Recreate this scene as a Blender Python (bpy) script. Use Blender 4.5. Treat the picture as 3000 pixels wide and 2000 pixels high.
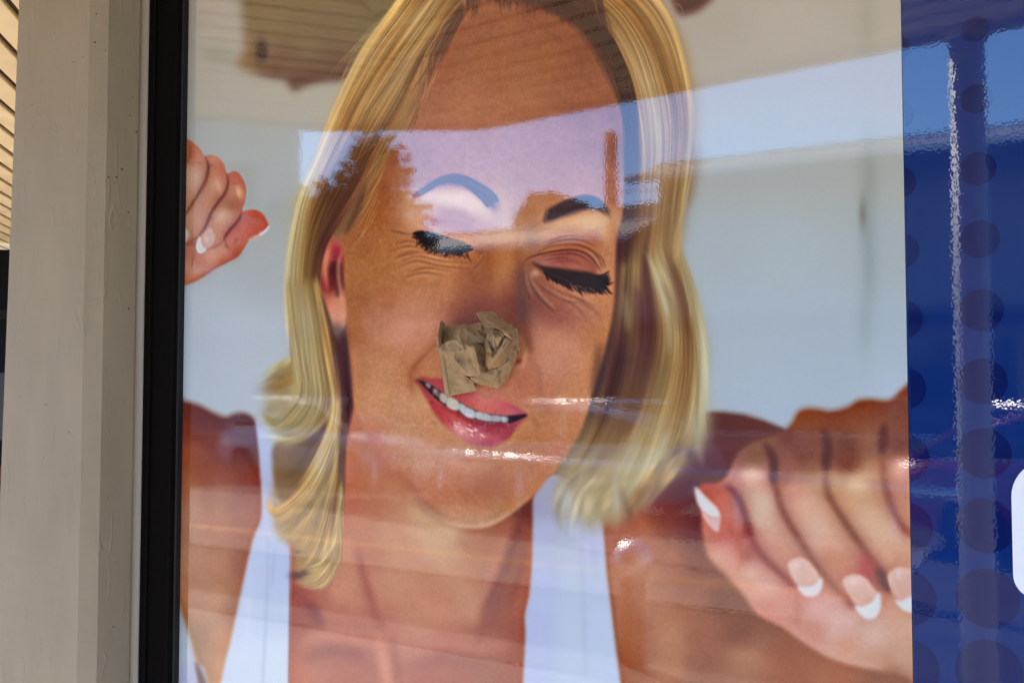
import bpy, bmesh, math, random
import numpy as np
from mathutils import Vector, Matrix, noise as mnoise
from mathutils.geometry import delaunay_2d_cdt

sc = bpy.context.scene
COL = sc.collection
for o in list(bpy.data.objects): bpy.data.objects.remove(o)
random.seed(5)

# ------------------------------------------------------------------ camera
# wall plane is y = 0 (x to the right, z up); the photographer stands on the pavement side (y < 0)
FOC = 3000.0                       # focal length in photograph pixels (36 mm on a 36 mm frame)
DIST, EYE = 1.30, 1.55
YAW, PITCH = math.radians(30), math.atan(FOC/63800.)
FWD = Vector((-math.sin(YAW)*math.cos(PITCH), math.cos(YAW)*math.cos(PITCH), math.sin(PITCH)))
RGT = Vector((math.cos(YAW), math.sin(YAW), 0))
UPV = RGT.cross(FWD)
CAM = Vector((0, -DIST, EYE))
cd = bpy.data.cameras.new('camera'); cam = bpy.data.objects.new('camera', cd); COL.objects.link(cam)
cd.lens = 36; cd.sensor_width = 36; cd.clip_start = .02; cd.clip_end = 3000
cam.matrix_world = Matrix(((RGT.x, UPV.x, -FWD.x, CAM.x), (RGT.y, UPV.y, -FWD.y, CAM.y), (RGT.z, UPV.z, -FWD.z, CAM.z), (0, 0, 0, 1)))
sc.camera = cam

# ------------------------------------------------------------------ sky, sun, exposure
SUN_EL, SUN_AZ = math.radians(39), math.radians(-127)      # azimuth measured from +y towards +x: sun stands over the street, to the left
SDIR = Vector((math.sin(SUN_AZ)*math.cos(SUN_EL), math.cos(SUN_AZ)*math.cos(SUN_EL), math.sin(SUN_EL)))
w = bpy.data.worlds.new('World'); sc.world = w; w.use_nodes = True
nt = w.node_tree; nt.nodes.clear()
sky = nt.nodes.new('ShaderNodeTexSky'); sky.sky_type = 'NISHITA'; sky.sun_disc = False
sky.sun_elevation = SUN_EL; sky.sun_rotation = SUN_AZ; sky.air_density = 1.0; sky.dust_density = .05; sky.ozone_density = 7.5
bgn = nt.nodes.new('ShaderNodeBackground'); bgn.inputs['Strength'].default_value = .15
out = nt.nodes.new('ShaderNodeOutputWorld')
nt.links.new(sky.outputs[0], bgn.inputs[0]); nt.links.new(bgn.outputs[0], out.inputs[0])
sd = bpy.data.lights.new('sun', 'SUN'); sd.energy = 3.4; sd.angle = math.radians(.53); sd.color = (1, .93, .83)
sun = bpy.data.objects.new('sun', sd); COL.objects.link(sun); sun.location = SDIR*40
sun.rotation_euler = SDIR.to_track_quat('Z', 'Y').to_euler()
vs = sc.view_settings
vs.view_transform = 'Standard'; vs.look = 'None'; vs.exposure = 2.22; vs.gamma = 1; vs.use_curve_mapping = False
sc.cycles.max_bounces = 8; sc.cycles.diffuse_bounces = 4; sc.cycles.glossy_bounces = 4
sc.cycles.use_denoising = True

# ------------------------------------------------------------------ helpers
def ray(px, py): return FWD+RGT*((px-1500)/FOC)-UPV*((py-1000)/FOC)
def wall(px, py, Y=0.0):
    v = ray(px, py); return CAM+v*((Y+DIST)/v.y)

def srgb(*c): return tuple((v/255/12.92 if v/255 <= .04045 else ((v/255+.055)/1.055)**2.4) for v in c)

def mat(name, col, rough=.8, spec=.3, var=.0, vscale=8., bump=.0, bscale=60., metal=0., coat=0., var2=None, dirt=0.):
    m = bpy.data.materials.new(name); m.use_nodes = True
    n = m.node_tree.nodes; l = m.node_tree.links; b = n['Principled BSDF']
    b.inputs['Base Color'].default_value = (*col, 1); b.inputs['Roughness'].default_value = rough
    b.inputs['Specular IOR Level'].default_value = spec; b.inputs['Metallic'].default_value = metal; b.inputs['Coat Weight'].default_value = coat
    b.inputs['Coat Roughness'].default_value = .04
    tc = n.new('ShaderNodeTexCoord')
    if var > 0:
        t = n.new('ShaderNodeTexNoise'); t.inputs['Scale'].default_value = vscale; t.inputs['Detail'].default_value = 6
        l.new(tc.outputs['Object'], t.inputs['Vector'])
        r = n.new('ShaderNodeValToRGB'); r.color_ramp.elements[0].position = .3; r.color_ramp.elements[1].position = .7
        c2 = var2 or tuple(c*(1-var) for c in col)
        r.color_ramp.elements[0].color = (*c2, 1); r.color_ramp.elements[1].color = (*[min(1, c*(1+var*.5)) for c in col], 1)
        l.new(t.outputs['Fac'], r.inputs[0]); l.new(r.outputs[0], b.inputs['Base Color'])
    if bump > 0:
        t2 = n.new('ShaderNodeTexNoise'); t2.inputs['Scale'].default_value = bscale; t2.inputs['Detail'].default_value = 4
        l.new(tc.outputs['Object'], t2.inputs['Vector'])
        bn = n.new('ShaderNodeBump'); bn.inputs['Distance'].default_value = bump; bn.inputs['Strength'].default_value = 1
        l.new(t2.outputs['Fac'], bn.inputs['Height']); l.new(bn.outputs[0], b.inputs['Normal'])
    return m

def tag(o, label=None, cat=None, group=None, kind=None):
    if label: o['label'] = label
    if cat: o['category'] = cat
    if group: o['group'] = group
    if kind: o['kind'] = kind
    return o
def empty(name, loc=(0, 0, 0), rz=0.):
    o = bpy.data.objects.new(name, None); COL.objects.link(o); o.location = loc; o.rotation_euler.z = rz; o.empty_display_size = .1; return o
def obj(name, verts, faces, m, parent=None, smooth=False):
    me = bpy.data.meshes.new(name); me.from_pydata([tuple(v) for v in verts], [], faces); me.update()
    o = bpy.data.objects.new(name, me); COL.objects.link(o)
    if m: me.materials.append(m)
    if smooth: me.polygons.foreach_set('use_smooth', [True]*len(me.polygons))
    if parent is not None: o.parent = parent
    return o
def fixn(o):
    bm = bmesh.new(); bm.from_mesh(o.data); bmesh.ops.recalc_face_normals(bm, faces=bm.faces); bm.to_mesh(o.data); bm.free(); return o
def box(name, a, b, m, parent=None, bev=0.):
    x0, y0, z0 = a; x1, y1, z1 = b
    v = [(x0,y0,z0),(x1,y0,z0),(x1,y1,z0),(x0,y1,z0),(x0,y0,z1),(x1,y0,z1),(x1,y1,z1),(x0,y1,z1)]
    f = [(0,3,2,1),(4,5,6,7),(0,1,5,4),(1,2,6,5),(2,3,7,6),(3,0,4,7)]
    o = obj(name, v, f, m, parent)
    if bev > 0:
        bm = bmesh.new(); bm.from_mesh(o.data); bmesh.ops.bevel(bm, geom=bm.edges[:], offset=bev, segments=2, affect='EDGES'); bm.to_mesh(o.data); bm.free()
    return o
def prism(name, plan, z0, z1, m, parent=None, smooth=False):
    """closed plan outline [(x, y)] pulled up from z0 to z1"""
    n = len(plan)
    v = [(x, y, z0) for x, y in plan]+[(x, y, z1) for x, y in plan]
    f = [(i, (i+1) % n, n+(i+1) % n, n+i) for i in range(n)]+[tuple(range(n))[::-1], tuple(range(n, 2*n))]
    return fixn(obj(name, v, f, m, parent, smooth))
def disc(name, c, r, y0, y1, m, parent=None, seg=48):
    cx, cz = c
    v = []; f = []
    for y in (y0, y1):
        v += [(cx+r*math.cos(2*math.pi*i/seg), y, cz+r*math.sin(2*math.pi*i/seg)) for i in range(seg)]
    f = [(i, (i+1) % seg, seg+(i+1) % seg, seg+i) for i in range(seg)]+[tuple(range(seg))[::-1], tuple(range(seg, 2*seg))]
    return fixn(obj(name, v, f, m, parent))
def tube(verts, faces, p, q, r0, r1, n=8):
    p, q = Vector(p), Vector(q); d = (q-p).normalized(); a = d.orthogonal().normalized(); b = d.cross(a); s = len(verts)
    for c, r in ((p, r0), (q, r1)):
        verts += [tuple(c+(a*math.cos(2*math.pi*i/n)+b*math.sin(2*math.pi*i/n))*r) for i in range(n)]
    faces += [(s+i, s+(i+1) % n, s+n+(i+1) % n, s+n+i) for i in range(n)]+[tuple(s+i for i in range(n))[::-1], tuple(s+n+i for i in range(n))]
# ---------------------------------------------------------------- printed photograph (flat print, painted in code)
PX0, PY0, PS = 470.0, -450.0, 0.6
PW, PH = 1350, 1740
rng = np.random.default_rng(7)
CV = np.zeros((PH, PW, 3), np.float32)

def spline(pts, closed=False, n=10):
    p = np.asarray(pts, float)
    if len(p) < 3: return p
    if closed: q = np.vstack([p[-1], p, p[0], p[1]])
    else: q = np.vstack([2*p[0]-p[1], p, 2*p[-1]-p[-2]])
    t = np.linspace(0, 1, n, endpoint=False)[:, None]
    out = []
    for i in range(1, len(q)-2):
        a, b, c, d = q[i-1], q[i], q[i+1], q[i+2]
        out.append(.5*((2*b)+(c-a)*t+(2*a-5*b+4*c-d)*t**2+(3*b-a-3*c+d)*t**3))
    r = np.vstack(out)
    return r if closed else np.vstack([r, p[-1]])

def box1(a, r, ax):
    if r < 1: return a
    a = np.moveaxis(a, ax, 0)
    pad = np.concatenate([np.repeat(a[:1], r+1, 0), a, np.repeat(a[-1:], r, 0)])
    c = np.cumsum(pad, 0, dtype=np.float64)
    return np.moveaxis(((c[2*r+1:]-c[:-2*r-1])/(2*r+1)).astype(np.float32), 0, ax)

def blur(a, s):
    """gaussian-like blur, s in canvas pixels"""
    if s <= .3: return a
    if s < 1.2:
        k = np.exp(-.5*(np.arange(-3, 4)/s)**2); k /= k.sum()
        for ax in (0, 1):
            m = np.moveaxis(a, ax, 0); p = np.concatenate([np.repeat(m[:1], 3, 0), m, np.repeat(m[-1:], 3, 0)])
            a = np.moveaxis(sum(k[i]*p[i:i+len(m)] for i in range(7)).astype(np.float32), 0, ax)
        return a
    r = max(1, int(round(s)))
    for _ in range(3):
        a = box1(box1(a, r, 0), r, 1)
    return a

def fill(pts, soft=2.0, smooth=True):
    """soft-edged mask of a closed outline given in photo pixels -> (slice, mask)"""
    p = spline(pts, True) if smooth else np.asarray(pts, float)
    x = (p[:, 0]-PX0)*PS; y = (p[:, 1]-PY0)*PS
    s = soft*PS
    m = int(4*s+4)
    x0, x1 = max(0, int(x.min())-m), min(PW, int(x.max())+m+2)
    y0, y1 = max(0, int(y.min())-m), min(PH, int(y.max())+m+2)
    if x1 <= x0 or y1 <= y0: return None
    w = x1-x0
    M = np.zeros((y1-y0, w), np.float32)
    xa, ya = x, y; xb, yb = np.roll(x, -1), np.roll(y, -1)
    sub = 2
    for j in range((y1-y0)*sub):
        yy = y0+(j+.5)/sub
        h = (ya <= yy) != (yb <= yy)
        if not h.any(): continue
        xs = np.sort(xa[h]+(yy-ya[h])*(xb[h]-xa[h])/(yb[h]-ya[h]))-x0
        row = M[j//sub]
        for k in range(0, len(xs)-1, 2):
            a, b = max(0., xs[k]), min(float(w), xs[k+1])
            if b <= a: continue
            ia, ib = int(a), min(int(b), w-1)
            if ia == ib: row[ia] += (b-a)/sub
            else:
                row[ia] += (ia+1-a)/sub; row[ib] += (b-ib)/sub
                row[ia+1:ib] += 1/sub
    return (slice(y0, y1), slice(x0, x1)), blur(np.clip(M, 0, 1), s)

def over(sm, col, alpha=1.0):
    if sm is None: return
    sl, m = sm
    c = np.asarray(col, np.float32)
    if c.ndim == 3 and c.shape[:2] == (PH, PW): c = c[sl]
    m = (m*alpha)[..., None]
    CV[sl] = CV[sl]*(1-m)+c*m

def shape(pts, col, soft=2.0, alpha=1.0, smooth=True): over(fill(pts, soft, smooth), col, alpha)

def blob(cx, cy, rx, ry, col, alpha=1.0, ang=0.0):
    """soft elliptical spot"""
    R = 2.6*max(rx, ry)
    x0, x1 = max(0, int((cx-R-PX0)*PS)), min(PW, int((cx+R-PX0)*PS)+1)
    y0, y1 = max(0, int((cy-R-PY0)*PS)), min(PH, int((cy+R-PY0)*PS)+1)
    if x1 <= x0 or y1 <= y0: return
    Y, X = np.mgrid[y0:y1, x0:x1]
    X = X/PS+PX0-cx; Y = Y/PS+PY0-cy
    a = math.radians(ang); u = (X*math.cos(a)+Y*math.sin(a))/rx; v = (-X*math.sin(a)+Y*math.cos(a))/ry
    over(((slice(y0, y1), slice(x0, x1)), np.exp(-(u*u+v*v)).astype(np.float32)), col, alpha)

def stroke(pts, w, col, soft=1.5, alpha=1.0, taper=(0., 0.)):
    """tapering line; w = full width in photo pixels in the middle"""
    c = spline(pts, False, 8)
    t = np.gradient(c, axis=0); t /= np.linalg.norm(t, axis=1)[:, None]+1e-9
    nrm = np.stack([-t[:, 1], t[:, 0]], 1)
    s = np.linspace(0, 1, len(c))
    prof = np.sin(np.pi*np.clip(s, 0, 1))**.6
    a0, a1 = taper
    prof = np.maximum(prof, np.where(s < .5, a0, a1))
    h = (prof*w*.5)[:, None]
    over(fill(np.vstack([c+nrm*h, (c-nrm*h)[::-1]]), soft, False), col, alpha)

def field(samples, eps=30., p=1.6):
    """smooth colour field through (x, y, (r, g, b)) samples"""
    g = 6
    gy, gx = np.mgrid[0:PH+g:g, 0:PW+g:g]
    X = gx/PS+PX0; Y = gy/PS+PY0
    num = np.zeros(X.shape+(3,)); den = np.zeros(X.shape)
    for x, y, c in samples:
        w = ((X-x)**2+(Y-y)**2+eps*eps)**-p
        num += w[..., None]*np.asarray(c, float); den += w
    q = blur((num/den[..., None]).astype(np.float32), 1.1)
    iy = np.arange(PH)/g; ix = np.arange(PW)/g
    y0 = iy.astype(int); fy = (iy-y0)[:, None, None]; x0 = ix.astype(int); fx = (ix-x0)[None, :, None]
    r = q[y0]*(1-fy)+q[y0+1]*fy
    return (r[:, x0]*(1-fx)+r[:, x0+1]*fx).astype(np.float32)

def resample(pts, k):
    c = spline(pts, False, 12)
    L = np.concatenate([[0], np.cumsum(np.linalg.norm(np.diff(c, axis=0), axis=1))])
    s = np.linspace(0, L[-1], k)
    return np.stack([np.interp(s, L, c[:, i]) for i in (0, 1)], 1)

def hair(guides, n=500, layers=8, alpha=.9, var=.12, clump=.5, nclump=14, wob=6., thick=1.0, soft=0., K=70, fade=(.03, .12), s0=0., s1=1., lift=0., rin=.04, rout=.10, tint=(1,1,1), spread=0., ragged=0.):
    """sheet of strands between guide curves; guides = [(points, [colours from root to tip])]"""
    G = [resample(p, K) for p, c in guides]
    S = np.linspace(0, 1, K)
    Cg = []
    for p, c in guides:
        c = np.asarray(c, float)
        if c.ndim == 1: c = c[None]
        Cg.append(np.stack([np.interp(S, np.linspace(0, 1, len(c)), c[:, i]) for i in range(3)], 1))
    G = np.stack(G); Cg = np.stack(Cg); ng = len(G)
    cc = np.sort(rng.random(nclump))*(ng-1); cb = rng.normal(0, var, nclump)
    cph = rng.random((nclump, 2))*6.28; cam_ = rng.normal(0, wob*1.5, (nclump, 2)); cfr = rng.uniform(2.5, 6.5, (nclump, 2))
    per = max(1, n//layers)
    for l in range(layers):
        t = rng.random(per)*(ng-1)
        if spread > 0:
            e = rng.random(per) < .35
            t = np.where(e, np.where(rng.random(per) < .5, -np.abs(rng.normal(0, spread, per)), ng-1+np.abs(rng.normal(0, spread, per))), t)
        k = np.abs(t[:, None]-cc[None]).argmin(1)
        tt = t[:, None]+(cc[k]-t)[:, None]*clump*S[None]**.7
        i0 = np.clip(tt.astype(int), 0, ng-2); f = tt-i0
        kk = np.arange(K)[None].repeat(per, 0)
        P = G[i0, kk]*(1-f[..., None])+G[i0+1, kk]*f[..., None]
        ph = rng.random((per, 2))*6.28; am = rng.normal(0, wob, (per, 2))
        P = P + np.stack([am[:, :1]*np.sin(ph[:, :1]+S[None]*4), am[:, 1:]*np.sin(ph[:, 1:]+S[None]*5)], -1)*(.25+.75*S)[None, :, None]
        P = P + np.stack([cam_[k, :1]*np.sin(cph[k, :1]+S[None]*cfr[k, :1]), cam_[k, 1:]*np.sin(cph[k, 1:]+S[None]*cfr[k, 1:])], -1)*(.15+.85*S)[None, :, None]
        fc_ = np.clip(f, 0, 1)
        C = Cg[i0, kk]*(1-fc_[..., None])+Cg[i0+1, kk]*fc_[..., None]
        br = 1+cb[k]+rng.normal(0, var*.7, per)+lift*l/layers
        ln = 1+.09*np.sin(cph[k, :1]*3+S[None]*cfr[k, :1]*3.1)+.07*np.sin(ph[:, :1]*5+S[None]*rng.uniform(6, 22, (per, 1)))
        C = C*(br[:, None]*ln)[..., None]*np.asarray(tint)*np.array([1.02, .985, .925])
        a0 = s0+(s1-s0)*rng.random(per)*fade[0]*3; a1 = s1-(s1-s0)*rng.random(per)*fade[1]*3-ragged*rng.random(per)**2
        # dense samples
        seg = np.linalg.norm(np.diff(P, axis=1), axis=2).sum(1).max()*PS
        M = int(seg*1.6)+2
        u = np.linspace(0, K-1.001, M); ui = u.astype(int); uf = (u-ui)[None, :, None]
        Q = P[:, ui]*(1-uf)+P[:, ui+1]*uf
        QC = C[:, ui]*(1-uf)+C[:, ui+1]*uf
        s = (u/(K-1))[None]
        wt = np.clip((s-a0[:, None])/rin, 0, 1)*np.clip((a1[:, None]-s)/rout, 0, 1)
        x = ((Q[..., 0]-PX0)*PS).ravel(); y = ((Q[..., 1]-PY0)*PS).ravel()
        wt = wt.ravel(); QC = QC.reshape(-1, 3)
        ok = (x > 9) & (x < PW-11) & (y > 9) & (y < PH-11) & (wt > 0)
        if not ok.any(): continue
        x, y, wt, QC = x[ok], y[ok], wt[ok], QC[ok]
        bx, by = int(x.min())-8, int(y.min())-8; bw, bh = int(x.max())-bx+10, int(y.max())-by+10
        sl = (slice(by, by+bh), slice(bx, bx+bw))
        W = np.zeros(bw*bh); A = np.zeros((3, bw*bh))
        xi = np.floor(x).astype(int); yi = np.floor(y).astype(int); fx = x-xi; fy = y-yi
        for dx in (0, 1):
            for dy in (0, 1):
                ww = wt*(fx if dx else 1-fx)*(fy if dy else 1-fy)
                ii = (yi+dy-by)*bw+xi+dx-bx
                W += np.bincount(ii, ww, bw*bh)
                for c in range(3): A[c] += np.bincount(ii, ww*QC[:, c], bw*bh)
        W2 = W.reshape(bh, bw).astype(np.float32); A2 = np.moveaxis(A.reshape(3, bh, bw), 0, -1).astype(np.float32)
        if soft > 0: W2 = blur(W2, soft); A2 = blur(A2, soft)
        col = A2/np.maximum(W2, 1e-4)[..., None]
        al = 1-np.exp(-W2*thick)
        over((sl, al), np.clip(col, 0, 255), alpha)

def noise2(scale, seed):
    """smooth value noise, feature size in photo pixels"""
    r = np.random.default_rng(seed)
    n = blur(r.normal(0, 1, (PH, PW)).astype(np.float32), max(.35, scale*PS*.35))
    return n/(n.std()+1e-6)

def lashes(line, n, length, curl, col, w=2.4, al=.9, seed=1):
    """short uneven hairs growing from a line: length and curl are (dx, dy) in photo pixels"""
    r = np.random.default_rng(seed); c = resample(line, 120)
    for _ in range(n):
        p = c[r.integers(0, 120)]+r.normal(0, 2.2, 2); k = r.uniform(.45, 1.15)
        d = np.array(length)*k+r.normal(0, 2.5, 2); e = np.array(curl)*k+r.normal(0, 3, 2)
        stroke([p, p+d*.55, p+d+e], w*r.uniform(.6, 1.2), col, .7, al*r.uniform(.6, 1))

def locks(guides, n=900, var=.13, soft=0., sp=.25, **k):
    """hair in several passes: soft body, fine dark and light strands, flyaways"""
    hair(guides, n, 6, .85, var*.9, soft=max(soft*1.4, 2.0), thick=1.2, nclump=26, spread=sp*.25, **k)
    hair(guides, n//2, 5, .5, var*.8, soft=max(soft, 1.0), nclump=40, ragged=.4, **k)
    hair(guides, n, 6, .22, var*.7, nclump=120, thick=.7, soft=max(soft, .35), tint=(.72, .66, .60), ragged=.5, **k)
    hair(guides, n, 6, .24, var*.7, nclump=120, thick=.7, soft=max(soft, .35), tint=(1.10, 1.09, 1.07), spread=sp*.5, ragged=.5, **k)
    hair(guides, n//4, 3, .30, var, nclump=90, thick=.7, soft=soft*.6, tint=(.58, .50, .46), ragged=.6, **k)
    hair(guides, n//4, 3, .34, var, nclump=90, thick=.7, soft=soft*.6, tint=(1.2, 1.2, 1.2), spread=sp, ragged=.6, **k)
def paint_portrait():
    global CV
    # ---- blurred backdrop
    bg = field([(560,0,(169,166,160)),(640,60,(174,171,166)),(560,300,(169,171,166)),(640,420,(172,178,173)),(560,900,(179,190,198)),(700,1000,(181,194,204)),
        (800,800,(172,180,184)),(760,600,(167,174,173)),(850,300,(174,173,163)),(700,280,(172,174,168)),(600,1150,(181,194,205)),(900,400,(172,176,173)),
        (2100,60,(174,168,158)),(2300,60,(181,176,166)),(2600,60,(179,173,160)),(2150,250,(177,174,164)),(2400,250,(179,176,166)),(2620,250,(179,174,163)),
        (2150,500,(169,176,174)),(2400,500,(171,176,172)),(2620,500,(169,174,168)),(2100,750,(167,180,185)),(2300,750,(169,183,188)),(2620,750,(164,176,178)),
        (2150,1000,(169,183,194)),(2400,1000,(167,182,194)),(2620,1000,(167,184,196)),(2250,1180,(169,186,200)),(2600,1130,(172,190,203)),
        (560,1900,(177,188,194)),(500,-300,(167,163,158)),(2600,-300,(174,168,158))], 60)
    CV[:] = bg+5
    blob(2545,520,28,110,(140,150,138),.45); blob(2545,760,24,170,(128,146,142),.5); blob(2528,628,13,48,(118,116,104),.7)
    blob(2540,60,26,90,(150,150,140),.35); blob(2530,960,20,90,(145,160,160),.35)
    blob(640,165,55,26,(140,150,138),.5,10)
    # straw roof edge hanging in, top left, and a beam end top right
    roof = field([(720,0,(122,104,74)),(800,60,(128,110,80)),(900,60,(124,106,77)),(1000,60,(122,104,76)),(1100,60,(118,102,74)),(720,180,(140,104,62)),(760,190,(122,98,72)),
        (850,190,(108,84,66)),(950,190,(104,80,64)),(800,222,(92,58,48)),(860,250,(86,50,44)),(960,225,(90,56,48)),(900,130,(122,104,76)),(760,120,(128,110,80)),(900,-300,(118,100,74))],22)
    shape([(704,-460),(706,-40),(710,30),(716,100),(718,150),(702,176),(688,187),(712,202),(752,219),(800,228),(838,235),(852,252),(865,268),(882,254),(906,248),(940,240),(980,236),(1060,232),(1250,150),(1350,-60),(1350,-460)], roof, 11)
    shape([(745,212),(800,224),(842,232),(862,262),(885,250),(940,236),(1010,232),(1010,214),(930,218),(860,228),(800,212)], (88,52,46), 6, .75)
    blob(766,146,17,32,(52,28,36),.95); blob(768,156,13,18,(34,20,30),.8); blob(758,180,14,14,(96,60,56),.5)
    shape([(1960,-80),(1985,38),(2018,44),(2048,34),(2072,14),(2090,-6),(2110,-80)], (88,50,46), 9, .95)
    shape([(1960,-80),(1985,30),(2010,30),(2050,6),(2070,-80)], (66,32,34), 8, .6)
    # ---- left upper arm / shoulder (behind hair)
    armL = field([(530,1190,(112,52,40)),(600,1215,(112,54,44)),(680,1225,(100,46,42)),(735,1235,(92,42,42)),(540,1260,(128,54,34)),(560,1330,(150,72,42)),(640,1300,(128,60,46)),(720,1310,(104,48,44)),
        (560,1420,(158,86,52)),(640,1420,(150,80,60)),(720,1420,(140,70,58)),(555,1520,(166,106,74)),(640,1530,(166,98,68)),(710,1520,(158,92,72)),(560,1640,(172,116,84)),(650,1650,(172,110,76)),
        (700,1650,(150,90,66)),(590,1760,(172,116,84)),(640,1760,(176,118,80)),(680,1780,(150,96,66)),(590,1860,(150,106,72)),(640,1860,(180,124,86)),(600,1960,(160,116,80)),(650,1960,(188,136,98)),(620,2300,(170,120,84))],22)
    shape([(470,1172),(540,1175),(585,1187),(625,1208),(662,1222),(690,1212),(716,1210),(738,1220),(752,1244),(760,1290),(768,1400),(775,1500),(772,2460),(470,2460)], armL, 5)
    stroke([(470,1168),(540,1172),(585,1184),(625,1205),(662,1219),(690,1209),(716,1207),(740,1217)],5,(150,130,90),4,.6)
    shape([(470,1690),(519,1752),(535,1800),(560,1872),(580,1940),(612,2010),(660,2460),(470,2460)], field([(520,1780,(168,180,184)),(530,1900,(176,188,196)),(560,1990,(168,176,200)),(560,2300,(168,176,190))],30), 4)
    stroke([(519,1735),(540,1795),(566,1870),(586,1950),(618,2040)],16,(140,98,58),6,.55)
    shape([(572,1938),(584,1955),(608,2010),(640,2100),(600,2100),(582,2000)], (70,26,40), 4, .85)
    # ---- chest and neck
    chest = field([(870,1740,(150,71,55)),(900,1790,(146,67,53)),(880,1850,(150,75,59)),(940,1740,(168,95,69)),(1010,1620,(182,117,83)),(1080,1500,(180,107,71)),(1030,1480,(176,99,65)),(1080,1620,(176,103,73)),
        (1150,1560,(186,123,89)),(1200,1640,(184,121,87)),(1250,1540,(196,149,107)),(1300,1580,(196,151,109)),(1330,1620,(184,133,95)),(1370,1600,(172,105,71)),(1420,1580,(166,97,61)),(1480,1540,(160,89,57)),(1540,1480,(112,59,51)),
        (1500,1620,(164,93,65)),(1440,1680,(172,107,79)),(1350,1700,(182,119,87)),(1250,1720,(182,115,81)),(1150,1720,(184,119,87)),(1080,1740,(178,105,77)),(1000,1720,(184,121,87)),(960,1800,(172,95,71)),(1030,1830,(168,91,69)),
        (1120,1840,(172,95,73)),(1150,1880,(180,109,83)),(1220,1830,(182,115,85)),(1300,1800,(184,117,87)),(1380,1780,(182,119,89)),(1450,1780,(156,87,65)),(1510,1750,(158,85,61)),(1500,1850,(150,77,59)),(1420,1880,(158,89,67)),
        (1320,1880,(168,93,73)),(1220,1920,(172,97,75)),(1120,1930,(164,85,67)),(1050,1910,(158,75,61)),(980,1900,(160,81,61)),(900,1900,(164,87,65)),(890,1970,(172,93,69)),(1000,1975,(164,83,65)),(1140,1990,(166,89,69)),(1240,1990,(160,79,63)),(1350,1980,(158,81,63)),(1450,1980,(154,83,63)),(1200,2350,(160,83,63))],26)
    shape([(840,1250),(1000,1100),(1300,1250),(1640,1380),(1600,1700),(1560,2460),(820,2460)], chest, 3, smooth=False)
    for a,w,c,al in (([(1045,1590),(1062,1660),(1085,1740),(1108,1810),(1120,1850)],22,(140,56,44),.55),
                     ([(1530,1480),(1512,1570),(1480,1660),(1440,1750),(1410,1830)],20,(110,46,44),.6),
                     ([(1540,1500),(1505,1640),(1465,1760),(1430,1830)],10,(86,34,40),.5),
                     ([(1100,1840),(1112,1900),(1125,1960),(1130,2020)],26,(190,112,88),.7),
                     ([(1150,1850),(1156,1900),(1165,1960),(1168,2020)],14,(138,54,48),.5),
                     ([(1000,1690),(1030,1760),(1060,1820)],16,(190,112,86),.45),
                     ([(1200,1700),(1240,1760),(1330,1800)],30,(192,122,94),.35),
                     ([(900,1760),(925,1800),(945,1840)],26,(110,34,42),.55),
                     ([(1390,1860),(1430,1830),(1500,1800)],30,(140,62,54),.35),
                     ([(975,1700),(985,1740),(992,1780)],12,(200,126,96),.5)):
        stroke(a,w,c,10,al)
    # ---- right shoulder / upper arm behind the fist
    armR = field([(2080,1215,(92,50,44)),(2180,1230,(96,52,46)),(2280,1262,(98,54,48)),(2120,1290,(92,44,44)),(2250,1300,(110,60,50)),(2000,1400,(90,44,46)),(2060,1420,(88,42,48)),(1980,1460,(118,54,48)),(2040,1500,(100,42,46)),
        (1950,1520,(140,68,52)),(2050,1580,(122,60,50)),(1880,1560,(172,96,64)),(1900,1640,(176,110,78)),(1960,1640,(166,98,68)),(2040,1660,(140,76,54)),(1850,1700,(174,108,76)),(1930,1760,(172,108,76)),(2030,1760,(158,92,62)),(2110,1760,(132,76,52)),
        (1870,1850,(166,98,66)),(1960,1850,(174,112,76)),(2060,1850,(156,92,62)),(2160,1850,(136,78,54)),(1850,1960,(156,88,58)),(1960,1950,(172,110,74)),(2060,1950,(150,90,64)),(2180,1930,(166,108,76)),(2300,1950,(158,90,60)),(2450,1985,(166,98,66)),(2600,2010,(150,92,64)),(2100,2300,(160,98,66))],24)
    shape([(1720,1440),(1900,1330),(2060,1205),(2120,1207),(2180,1214),(2240,1232),(2296,1254),(2330,1300),(2720,1700),(2720,2460),(1780,2460)], armR, 4, smooth=False)
    blob(2000,1420,70,60,(86,42,50),.6); blob(1960,1500,60,30,(120,52,46),.5,20)
    stroke([(2060,1202),(2120,1204),(2180,1211),(2240,1229),(2300,1252)],6,(140,125,100),4,.7)
    # ---- straps of the white top
    st = field([(780,1300,(182,192,222)),(775,1450,(184,192,222)),(770,1560,(184,196,222)),(740,1650,(182,196,222)),(820,1650,(178,192,220)),(700,1800,(184,200,222)),(800,1800,(180,196,218)),(690,1930,(196,210,226)),(800,1930,(196,212,226)),(700,2100,(198,212,226)),
        (1590,1480,(160,160,182)),(1600,1560,(178,182,208)),(1660,1600,(180,190,202)),(1720,1600,(184,190,218)),(1600,1700,(176,186,216)),(1680,1700,(182,196,212)),(1760,1700,(180,194,216)),(1580,1830,(174,184,216)),(1680,1830,(184,196,214)),(1770,1830,(184,198,220)),(1580,1960,(178,190,218)),(1680,1960,(184,200,216)),(1780,1960,(184,200,220)),(1680,2300,(184,198,216))],25)
    shape([(752,1236),(772,1256),(797,1310),(806,1400),(803,1462),(812,1500),(850,1600),(850,1760),(846,2000),(842,2460),(560,2460),(648,2000),(676,1880),(702,1760),(740,1590),(766,1520),(768,1440),(762,1340)], st, 3.5)
    stroke([(786,1560),(784,1700),(778,1850),(770,2000),(768,2100)],7,(150,164,196),3,.6)
    stroke([(806,1590),(800,1680),(798,1720)],9,(150,162,194),4,.4)
    stroke([(735,1640),(728,1800),(715,1960)],10,(206,216,232),5,.5)
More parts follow.
